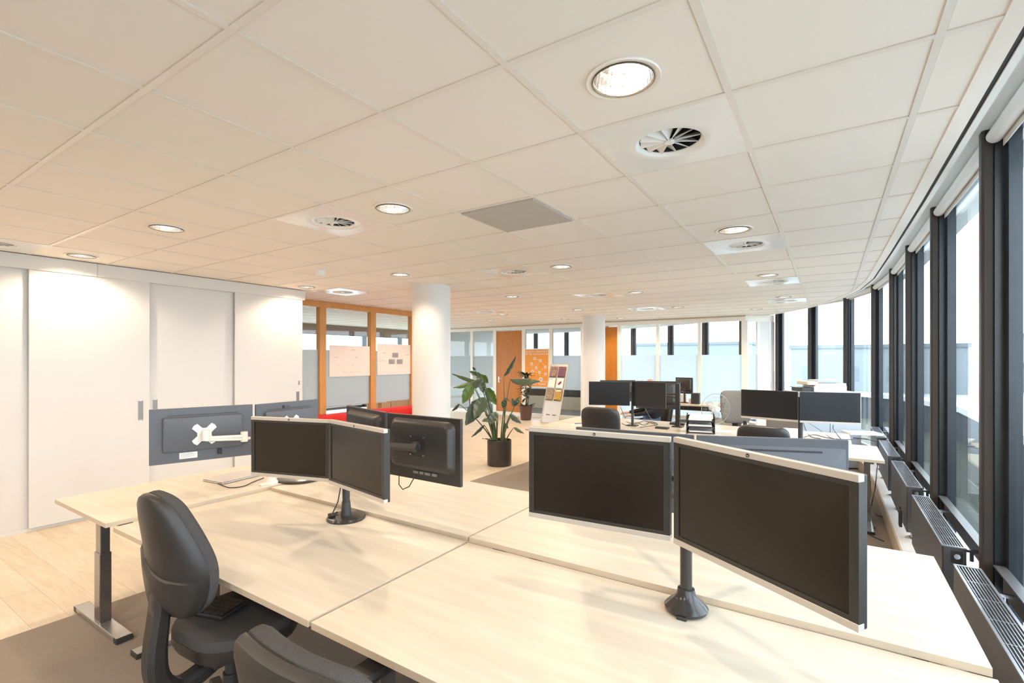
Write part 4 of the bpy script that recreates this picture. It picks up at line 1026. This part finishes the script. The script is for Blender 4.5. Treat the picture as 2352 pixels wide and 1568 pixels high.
for (p, q, w, d0, d1, m_, nr, dr_, fo, st) in LV:
    A_ = at_d(*p, PD+d0)-PO; B_ = at_d(*q, PD+d1)-PO; S_ = at_d(st[0], st[1], PD+random.uniform(-.05, .05))-PO; S_.z = .355
    leaf(MB(), A_, B_, w, nr, dr_, fo, tear=.5) if False else leaf(bb_ := MB(), A_, B_, w*.76, nr, dr_, fo*1.4, tear=.3)
    bb_.obj('leaf', m_, pl, True)
    mid = (S_*.45+A_*.55); mid.x = S_.x*.62+A_.x*.38; mid.y = S_.y*.62+A_.y*.38; mid.z = S_.z*.42+A_.z*.58
    pts = [S_*(1-s)**2+mid*2*s*(1-s)+A_*s*s for s in [k/8 for k in range(9)]]
    stems.tube(pts, [.012-.007*k/8 for k in range(9)], 7)
stems.obj('stems', stem_m, pl, True)

p2 = at_z(1208, 964, 0)
pk = thing('potted_plant', 'small leafy plant in a brown tapered pot by the orange door', 'plant', (p2.x, p2.y, 0)); K0 = Vector(pk.location)
MB().lathe([(0, .004), (.135, .004), (.14, .02), (.18, .35), (.19, .36), (.19, .39), (.172, .39), (.165, .34), (0, .34)], n=36, caps=False).obj('pot', pot2_m, pk, True)
MB().lathe([(.165, .335), (0, .35)], n=24, caps=False).obj('soil', soil_m, pk)
b1, b2 = MB(), MB()
tr = [Vector((0, 0, .34)), Vector((.02, 0, .6)), Vector((-.02, .02, .9)), Vector((.03, 0, 1.25))]
b1.tube(tr, [.02, .016, .012, .008], 8); b1.tube([Vector((.03, 0, .34)), Vector((.12, -.02, .7)), Vector((.16, 0, 1.0))], .008, 7)
for k in range(60):
    s = random.uniform(.25, 1); z = .34+s*.95; a = random.uniform(0, 2*PI); r = .02+.05*s
    c = Vector((r*math.cos(a)*.6, r*math.sin(a)*.6, z)); l_ = random.uniform(.14, .24)
    leaf(b2, c, c+Vector((math.cos(a)*l_, math.sin(a)*l_, random.uniform(-.12, .12))), random.uniform(.05, .08), (0, 0, 1), .15, .2, n=6)
for k in range(14):
    a = 2*PI*k/14; c = Vector((.03*math.cos(a), .03*math.sin(a), 1.22)); leaf(b2, c, c+Vector((math.cos(a)*.22, math.sin(a)*.22, random.uniform(.0, .14))), .075, (0, 0, 1), .12, .2, n=6)
for k in range(24):
    a = random.uniform(0, 2*PI); c = Vector((.1*math.cos(a), .1*math.sin(a), .38)); leaf(b2, c, c+Vector((math.cos(a)*.14, math.sin(a)*.14, random.uniform(.0, .12))), .05, (0, 0, 1), .15, .2, n=6)
b1.obj('stem', stem_b, pk, True); o_ = b2.obj('foliage', leaf_d, pk, True)

# ================================================================== POSTER, BROCHURE STAND
x0, x1 = fx(1206), fx(1262); PW = x1-x0; z0, z1 = .85, 1.965
po = thing('poster', 'orange poster with a network drawing hanging on the far glass wall', 'poster', ((x0+x1)/2, FY-.03, z0)); H_ = z1-z0
MB().box((-PW/2, 0, 0), (PW/2, .02, H_), .002).obj('frame', white_frame, po)
MB().box((-PW/2+.02, -.003, .03), (PW/2-.02, .001, H_-.03)).obj('sheet', orange_p, po)
k_ = (PW-.10)/.62
text('poster_title', 'QUALITY ASSESSMENT\nOF THE DATA WITH BI!', .064*k_/1.0, poster_w, po, (0, -.004, H_-.125))
net = [(.44, .80), (.70, .745), (.30, .655), (.51, .545), (.93, .57), (.33, .44), (.66, .42), (.93, .375), (.72, .23)]
nb = MB(); pu = MB()
def np_(p): return (-PW/2+.03+p[0]*(PW-.09), p[1]*H_*.93)
for (i, j) in ((0, 1), (2, 3), (3, 6), (4, 6), (6, 8), (1, 3), (2, 5), (6, 7), (4, 7), (8, 7), (3, 5), (5, 6), (1, 4)):
    a = Vector((np_(net[i])[0], 0, np_(net[i])[1])); c = Vector((np_(net[j])[0], 0, np_(net[j])[1])); nb.cyl(a+Vector((0, -.004, 0)), c+Vector((0, -.004, 0)), .0022, n=6)
for i, p in enumerate(net):
    x, z = np_(p); R_ = .058 if i == 8 else .040; nb.cyl((x, -.006, z), (x, -.003, z), R_, n=24); pu.cyl((x, -.0075, z), (x, -.005, z), R_*.62, n=20)
nb.box((-PW/2+.02, -.0045, H_*.155), (PW/2-.02, -.003, H_*.163)); nb.obj('network_drawing', poster_w, po); pu.obj('network_icons', mat('poster_icon_grey', (.45, .42, .46), .5), po)
text('poster_footer', 'PROJECT RIGHT', .075*k_, poster_w, po, (0, -.004, H_*.09))

bs = at_z(1262, 972, 0)
st = thing('brochure_stand', 'leaning beige metal brochure stand with six leaflets before the far glass wall', 'brochure stand', (bs.x, bs.y, 0), math.radians(-12))
lean = Matrix.Rotation(math.radians(-8), 4, 'X') @ Matrix.Identity(4)
SH = 1.56
shear = Matrix.Translation((0, 0, .015)) @ Matrix.Rotation(math.radians(-15), 4, 'X')
MB().box((-.30, -.02, 0), (.30, .40, .016), .004).obj('base_plate', beige_st, st)
MB().box((-.30, 0, 0), (.30, .012, SH), .003, shear).box((-.30, -.012, 0), (-.285, .012, SH), .003, shear).box((.285, -.012, 0), (.30, .012, SH), .003, shear).obj('panel', beige_st, st)
MB().box((-.16, -.014, .20), (-.04, .0, .215), 0, shear).box((.05, -.014, .20), (.17, .0, .215), 0, shear).obj('panel_slots', slot_m, st)
def mottled(name, c1, c2, c3, sc):
    m = bpy.data.materials.new(name); nt, p = nodes(m); N, L = nt.nodes, nt.links
    tc = N.new('ShaderNodeTexCoord'); v = N.new('ShaderNodeTexVoronoi'); v.inputs['Scale'].default_value = sc; L.new(tc.outputs['Object'], v.inputs['Vector'])
    r = N.new('ShaderNodeValToRGB'); e = r.color_ramp.elements; e[0].color = (*c1, 1); e[1].color = (*c3, 1); x = e.new(.5); x.color = (*c2, 1)
    L.new(v.outputs['Color'], r.inputs[0]); L.new(r.outputs[0], p.inputs['Base Color']); p.inputs['Roughness'].default_value = .35; return m
bro = [(-.14, 1.21, mottled('cover_portrait', (.03, .02, .015), (.30, .16, .10), (.50, .30, .24), 40), 'brochure with a portrait of a person in pink, top left of the stand'),
 (.14, 1.21, mottled('cover_purple', (.08, .02, .09), (.16, .05, .12), (.35, .10, .04), 24), 'purple and red brochure, top right of the stand'),
 (-.14, .90, mat('cover_white', (.84, .82, .76), .4, noise=.03), 'plain white brochure, middle left of the stand'),
 (.14, .90, mat('cover_pale', (.80, .82, .80), .4, noise=.03), 'white brochure with a red-purple shape, middle right of the stand'),
 (-.14, .59, mottled('cover_fruit', (.10, .03, .015), (.32, .20, .10), (.55, .48, .30), 55), 'colourful mottled magazine, bottom left of the stand'),
 (.14, .59, mottled('cover_yellow', (.08, .04, .02), (.50, .28, .03), (.62, .38, .04), 22), 'yellow magazine, bottom right of the stand')]
for (x, z, m_, lb) in bro:
    Mx = st.matrix_basis.copy(); Mx = Matrix.Translation(st.location) @ Matrix.Rotation(math.radians(-12), 4, 'Z') @ shear
    t = thing('brochure', lb, 'brochure', (0, 0, 0), 0, 'leaflets in the brochure stand'); t.matrix_world = Mx @ Matrix.Translation((x, -.016, z))
    MB().box((-.115, -.008, 0), (.115, 0, .285), .001).obj('cover', m_, t)
    if 'red-purple' in lb: MB().rings([[(.055*math.cos(a)*s, -.0095, .15+.04*math.sin(a)*s+.03*math.cos(a)*s) for a in [2*PI*k/20 for k in range(20)]] for s in (1, .1)]).obj('shape', mat('cover_red', (.55, .08, .16), .4), t)
    if 'person' in lb: MB().rings([[(.055*math.cos(a)*s, -.0095, .07+.07*math.sin(a)*s) for a in [2*PI*k/20 for k in range(20)]] for s in (1, .1)]).rings([[(.012+.025*math.cos(a)*s, -.0095, .17+.035*math.sin(a)*s) for a in [2*PI*k/20 for k in range(20)]] for s in (1, .1)]).obj('portrait', mat('cover_pink', (.70, .45, .40), .4), t)
    if 'plain' in lb: MB().box((-.08, -.009, .25), (.02, -.0078, .262)).box((-.08, -.009, .05), (.06, -.0078, .055)).obj('title_line', handle_m, t)
    if 'yellow' in lb: MB().box((-.08, -.009, .24), (.08, -.0078, .27)).obj('title_line', paper_m, t)
    MB().box((x-.105, -.03, z-.012), (x+.105, 0, z-.004), .001, shear).box((x-.105, -.03, z-.012), (x+.105, -.027, z+.03), .001, shear).obj('shelf', glass_y, st)
# wedge thing at the left, seen behind plant: leaning dark post in the far left room
o = MB().tube([(0, 0, .0), (-.16, 0, 1.0)], .035, 8).obj('leaning_post', pot2_m, None, True, (fx(1060), FY+.5, 0)); tag(o, 'brown slanted post behind the far left glass panes', 'post')
# low sill box and dark sofa in far room
o = MB().box((-1.6, -.25, 0), (1.6, .25, .42), .01).obj('sill_box', cream_pl, None, False, (-7.95, 14.7, 0)); tag(o, 'cream low box bench behind the glass with the orange poster', 'bench')
o = MB().box((-1.3, -.2, 0), (1.3, .2, .36), .03).obj('low_bench', mat('dark_grey_fabric', (.07, .07, .075), .9, noise=.2, nscale=100), None, False, (-7.95, 14.65, .42)); tag(o, 'dark grey cushion row on the cream bench in the far room', 'cushion')

# ================================================================== SECOND DESK GROUP CLUTTER
fanp = at_d(1643.5, 938.6, 6.35)
fn = thing('desk_fan', 'clear caged desk fan on the second desk group', 'fan', (fanp.x, fanp.y, .72), math.atan2(ST, CT)+.15); fz = fanp.z-.72
MB().lathe([(.095, 0), (.095, .012), (.05, .03), (.02, .04)], n=30).obj('foot', white_pl, fn, True)
MB().tube([(0, .04, .03), (0, .055, fz*.6), (0, .05, fz-.02)], .014, 12).obj('neck', white_pl, fn, True)
MB().cyl((0, .02, fz), (0, .11, fz), .045, .03, n=24).obj('motor', white_pl, fn, True)
cg = MB(); RR = .196
def ring_t(y, r, th): 
    return [(r*math.cos(2*PI*k/40), y, fz+r*math.sin(2*PI*k/40)) for k in range(41)]
cg.tube(ring_t(0, RR, 0), .004, 8)
for s in (-1, 1):
    for r in (.15, .11): cg.tube(ring_t(s*.045*(1-(r/RR)**2)-.0, r, 0), .0012, 5)
    for k in range(14):
        a = 2*PI*k/14; cg.tube([(q_*math.cos(a), s*.05*(1-(q_/RR)**2)-.0, fz+q_*math.sin(a)) for q_ in (.035, .09, .15, RR)], .0009, 4)
cg.obj('cage', mat('pale_cage_wire', (.36, .34, .32), .3, metal=.5), fn, True)
bl = MB()
for k in range(3):
    a = 2*PI*k/3+.5; leaf(bl, Vector((.03*math.cos(a), 0, fz+.03*math.sin(a))), Vector((.16*math.cos(a), .0, fz+.16*math.sin(a))), .13, (math.sin(a)*.4, -1, -math.cos(a)*.4), 0, .1, n=8)
bl.obj('blade', glass_y, fn, True)
MB().cyl((0, -.058, fz), (0, -.03, fz), .036, n=28).obj('hub_cap', white_pl, fn, True)
# letter trays
tp_ = at_z(1604, 994, .72)
tt = thing('letter_tray', 'stack of three black letter trays beside the fan', 'letter tray', (tp_.x, tp_.y+.12, .72), math.radians(12))
for k in range(3):
    z = k*.066; MB().box((-.13, -.16, z), (.13, .16, z+.006)).box((-.13, -.16, z), (-.125, .16, z+.045)).box((.125, -.16, z), (.13, .16, z+.045)).box((-.13, .155, z), (.13, .16, z+.045)).box((-.13, -.16, z), (.13, -.156, z+.015)).box((-.13, .1, z+.04), (-.12, .15, z+.07)).box((.12, .1, z+.04), (.13, .15, z+.07)).box((-.13, -.15, z+.04), (-.12, -.1, z+.07)).box((.12, -.15, z+.04), (.13, -.1, z+.07)).obj('tray', black_pl, tt)
tt.scale = (1.3, 1.1, 1.12)
for k, (lb, hh) in enumerate((('paper stack in the lowest letter tray', .022), ('papers with coloured edges in the middle letter tray', .026), ('thick white paper stack in the topmost letter tray', .055))):
    b = MB()
    for q_ in range(4): dx = random.uniform(-.008, .008); b.box((-.105+dx, -.15, .007+q_*hh/4), (.105+dx, .145, .007+(q_+1)*hh/4-.0006))
    o = b.obj('paper_stack', paper_m, None, False, (tp_.x, tp_.y+.12, .72+k*.066), math.radians(12)); o.scale = (1.3, 1.1, 1.12); o.location.z = .72+k*.066*1.12; tag(o, lb, 'papers', 'papers in the letter trays')
def flat(name, label, cat, u, v, w, d, h, m, rz=0, z=.72, bev=.002):
    p = at_z(u, v, z); o = MB().box((-w/2, -d/2, 0), (w/2, d/2, h), bev).obj(name, m, None, False, (p.x, p.y, z), rz); return tag(o, label, cat)
flat('paper_sheet', 'white sheet on the left end of the second desk group', 'paper', 1338, 975, .30, .21, .0015, paper_m, .4, bev=0)
flat('paper_sheet', 'white sheets right of the letter trays, before the fan foot', 'paper', 1666, 991, .30, .21, .004, paper_m, .1, bev=0)
flat('pen', 'dark pen on the white sheet at the left desk end', 'pen', 1329, 973, .13, .01, .008, slot_m, .9, z=.722, bev=.001)
nbk = flat('notebook', 'open thick white paper block on the desk beside the radiator', 'papers', 1980, 996, .36, .26, .022, paper_m, .35)
flat('pen', 'dark pen in front of the white paper block', 'pen', 1976, 1007.5, .14, .012, .009, slot_m, -.1, bev=.001)
flat('small_black_box', 'small flat black box left of the square post', 'box', 1521, 984, .17, .09, .022, black_pl, .0)
flat('docking_box', 'small black docking box right of the square post', 'box', 1556, 975, .20, .10, .03, black_pl, .05)
flat('power_strip', 'white power strip behind the grey pole', 'power strip', 1805, 990, .30, .06, .04, white_pl, .1)
ph = thing('phone', 'black desk phone handset standing upright left of the chair', 'phone', tuple(at_z(1711, 995, .72)), .2)
MB().box((-.022, -.01, .02), (.022, .012, .16), .008).obj('handset', black_gl, ph); MB().box((.022, -.008, .02), (.026, .01, .158), .002).obj('silver_side', brushed, ph); MB().box((-.04, -.03, 0), (.04, .035, .03), .006).obj('cradle', cream_pl, ph)
Z2 = .724
def cz(pts): return [tuple(at_z(u, v, Z2)) for u, v in pts]
def hang(u0, v0, d0, pts):
    return [tuple(at_d(u0, v0, d0))]+cz(pts)
cable('black cables drooping from the left thin screen', hang(1425, 935, 6.75, [(1436, 960), (1441, 969), (1462, 972), (1480, 966), (1502, 973)]), .004)
cable('grey cable hanging below the brownish thin screen', hang(1482, 938, 6.65, [(1490, 953), (1505, 975), (1512, 981)]), .004, handle_m)
cable('tangled black cable around the foot of the first pole', cz([(1428, 972), (1445, 978), (1462, 970), (1480, 976), (1495, 968), (1510, 975), (1470, 981)]), .004)
cable('black cable crossing the desk below the right wide screen', hang(1914, 976, 6.1, [(1914, 985), (1925, 1000), (1932, 1008)]), .004)
cable('long black cable running along the desk to the window edge', cz([(1846, 1004), (1870, 998), (1900, 1005), (1940, 1009), (1985, 1008), (2012, 1014)]), .004)
cable('black cable falling from the grey pole in front of it', hang(1845, 968, 6.1, [(1850, 985), (1862, 1002), (1885, 1007)]), .004)
cable('grey cable sloping from the right wide screen', hang(1850, 966, 6.1, [(1880, 985), (1905, 1003), (1920, 1008)]), .004, handle_m)
cable('black cable looping to the floor beside the right desk leg', [tuple(at_d(2016, 1066, 4.6)), tuple(at_d(2010, 1120, 4.6)), tuple(at_z(2004, 1150, .03)), tuple(at_z(1995, 1205, .012)), tuple(at_z(2010, 1212, .012)), tuple(at_z(1990, 1222, .012)), tuple(at_z(2030, 1243, .012))], .004)
cable('black cable hanging from the corner box down to the carpet', [tuple(at_d(2014, 1075, 4.4)), tuple(at_d(2010, 1120, 4.4)), tuple(at_z(2002, 1160, .02)), tuple(at_z(2012, 1180, .012)), tuple(at_z(2028, 1186, .012))], .004)

# printer on a cabinet by the curved windows
pc = P2w(1885, 7.6)
ca = thing('filing_cabinet', 'tall grey filing cabinet carrying the white printer', 'cabinet', (pc[0], pc[1], 0), math.radians(28))
MB().box((-.45, -.25, .02), (.45, .25, 1.16), .004).obj('body', mat('cabinet_grey', (.50, .53, .57), .4, noise=.03), ca)
MB().box((-.44, -.262, .03), (-.005, -.25, 1.15), .002).box((.005, -.262, .03), (.44, -.25, 1.15), .002).obj('doors', mat('cabinet_grey_door', (.46, .49, .53), .4, noise=.03), ca)
pz = 1.16
pn = thing('printer', 'white multifunction printer with open scanner lid by the windows', 'printer', (pc[0]-.02, pc[1], pz), math.radians(25))
MB().box((-.16, -.20, .0), (.30, .20, .09), .008).box((-.14, -.19, .09), (.30, .2, .13), .01).obj('body', white_pl, pn)
MB().box((-.33, -.19, .0), (-.16, .19, .055), .006).box((-.36, -.17, .05), (-.16, .17, .062), .003).obj('output_tray', black_pl, pn)
MB().box((-.25, -.19, .10), (-.10, .19, .155), .008).obj('control_panel', cream_pl, pn)
MB().box((-.10, -.18, .135), (.22, .18, .175), .006).box((.16, -.18, .17), (.25, .18, .18), .003).obj('document_feeder', mat('feeder_grey', (.45, .50, .52), .4), pn)

# third group clutter
flat('storage_box', 'small white box with orange mark under the small square monitor', 'box', 1567, 923, .20, .2, .17, white_pl, .1, .74, .003)
flat('speaker_box', 'dark upright box right of the small square monitor', 'box', 1598, 927, .16, .2, .22, black_pl, .1, .74, .004)
flat('coiled_adapter', 'little white plug adapter beside the small monitor stand', 'adapter', 1585, 926, .06, .06, .10, cream_pl, .1, .74, .01)
pcx = P2w(1560, 9.6); o = MB().box((-.1, -.25, 0), (.1, .25, .42), .004).obj('computer_case', black_pl, None, False, (pcx[0], pcx[1]+.2, .006)); tag(o, 'dark computer case under the third desk group', 'computer')

# ================================================================== PERSON (seated, mostly behind the screens)
pe = P2w(1500, 8.55)
pr_ = thing('person', 'seated bald person in a black sweater and jeans behind the thin screens', 'person', (pe[0], pe[1], 0), math.atan2(ST, CT)+math.radians(8))
def skin(name, pts, edges, rad, m, root=0, sub=1):
    me = bpy.data.meshes.new(name); me.from_pydata(pts, edges, []); o = bpy.data.objects.new(name, me); COL.objects.link(o)
    md = o.modifiers.new('skin', 'SKIN'); md.use_smooth_shade = True
    sv = me.skin_vertices[0].data
    for i, r in enumerate(rad): sv[i].radius = r if isinstance(r, tuple) else (r, r)
    sv[root].use_root = True
    s = o.modifiers.new('sub', 'SUBSURF'); s.levels = sub; s.render_levels = sub
    dg = bpy.context.evaluated_depsgraph_get(); me2 = bpy.data.meshes.new_from_object(o.evaluated_get(dg)); bpy.data.objects.remove(o)
    me2.materials.append(m); n = bpy.data.objects.new(name, me2); COL.objects.link(n); return n
# local frame: x to the camera right, y away; the person looks to the left (-x)
body_p = [(0, 0, .56), (.01, 0, .74), (.0, 0, .92), (-.02, 0, 1.02), (-.03, 0, 1.08),
 (-.02, -.17, .96), (-.10, -.20, .76), (-.30, -.18, .72), (-.42, -.14, .70), (-.02, .17, .96), (-.08, .20, .76), (-.28, .16, .73), (-.40, .12, .72),
 (-.05, -.09, .53), (-.40, -.12, .54), (-.44, -.12, .30), (-.40, -.12, .08), (-.50, -.12, .045), (-.05, .09, .53), (-.40, .10, .54), (-.46, .10, .30), (-.42, .10, .08), (-.52, .10, .045)]
body_e = [(0, 1), (1, 2), (2, 3), (3, 4), (2, 5), (5, 6), (6, 7), (7, 8), (2, 9), (9, 10), (10, 11), (11, 12), (0, 13), (13, 14), (14, 15), (15, 16), (16, 17), (0, 18), (18, 19), (19, 20), (20, 21), (21, 22)]
body_r = [.13, .13, .13, .07, .052, .065, .048, .04, .027, .065, .048, .04, .027, .095, .068, .05, .04, .035, .095, .068, .05, .04, .035]
o = skin('body', body_p, body_e, body_r, sweater_m, 0); o.parent = pr_
lg_p = [(0, 0, .52), (-.04, -.09, .535), (-.20, -.105, .54), (-.40, -.12, .54), (-.44, -.12, .32), (-.41, -.12, .10), (-.04, .09, .535), (-.20, .095, .54), (-.40, .10, .54), (-.46, .10, .32), (-.43, .10, .10)]
o = skin('jeans', lg_p, [(0, 1), (1, 2), (2, 3), (3, 4), (4, 5), (0, 6), (6, 7), (7, 8), (8, 9), (9, 10)], [.13, .105, .09, .078, .062, .052, .105, .09, .078, .062, .052], denim_m, 0); o.parent = pr_
hd = MB(); prof = []
b = MB(); rs = []
for i in range(15):
    ph_ = PI*i/14; zz = math.cos(ph_); rr = math.sin(ph_)+.001; ring = []
    for k in range(24):
        a = 2*PI*k/24; x, y = math.cos(a)*rr, math.sin(a)*rr
        fwd = max(0, -x); jaw = max(0, -zz)
        X = x*.098*(1-.10*jaw)+(-.018*fwd*jaw); Y = y*.076*(1-.28*jaw); Z = zz*.122
        if fwd > .85 and abs(y) < .3 and -.35 < zz < .15: X -= .016*(1-abs(zz+.2)*2)
        ring.append((X-.045, Y, Z+1.19))
    rs.append(ring)
b.rings(rs)
head = b.obj('head', skin_m, pr_, True)
MB().cyl((-.03, 0, 1.02), (-.035, 0, 1.10), .05, .048, n=20).obj('neck', skin_m, pr_, True)
for s in (-1, 1):
    MB().rings([[(-.03+.020*math.cos(a), s*.076, 1.165+.030*math.sin(a)) for a in [2*PI*k/14 for k in range(14)]], [(-.028+.018*math.cos(a), s*.090, 1.167+.028*math.sin(a)) for a in [2*PI*k/14 for k in range(14)]]]).obj('ear', skin_m, head, True)
    MB().lathe([(0, -.009), (.009, 0), (0, .009)], (-.134, s*.030, 1.185), 12, caps=False).obj('eye', paper_m, head, True)
MB().box((-.148, -.022, 1.117), (-.138, .022, 1.123), .002).obj('mouth', mat('lips', (.42, .17, .13), .5), head)
for (hx, hy, hz) in ((-.42, -.14, .70), (-.40, .12, .72)):
    hm = MB(); hm.rings([[(hx+.01, hy+y, hz+z) for y, z in rrect(.05, .035, .014, 3)], [(hx-.03, hy+y, hz+z) for y, z in rrect(.078, .032, .014, 3)], [(hx-.085, hy+y, hz+z-.005) for y, z in rrect(.082, .026, .012, 3)]])
    for k, (yy, l_) in enumerate(((-.031, .060), (-.010, .072), (.011, .068), (.031, .052))):
        hm.tube([(hx-.075, hy+yy, hz-.004), (hx-.085-l_*.45, hy+yy, hz-.008), (hx-.085-l_*.8, hy+yy, hz-.025), (hx-.085-l_*.9, hy+yy, hz-.040)], [.010, .009, .008, .006], 8)
    hm.tube([(hx-.03, hy-.038, hz), (hx-.055, hy-.058, hz-.008), (hx-.085, hy-.062, hz-.02)], [.011, .010, .007], 8)
    hm.obj('hand', skin_m, pr_, True)
oc = office_chair('dark swivel chair under the seated person', (pe[0], pe[1], 0), math.atan2(ST, CT)+math.radians(98), 'square', .42, .52)
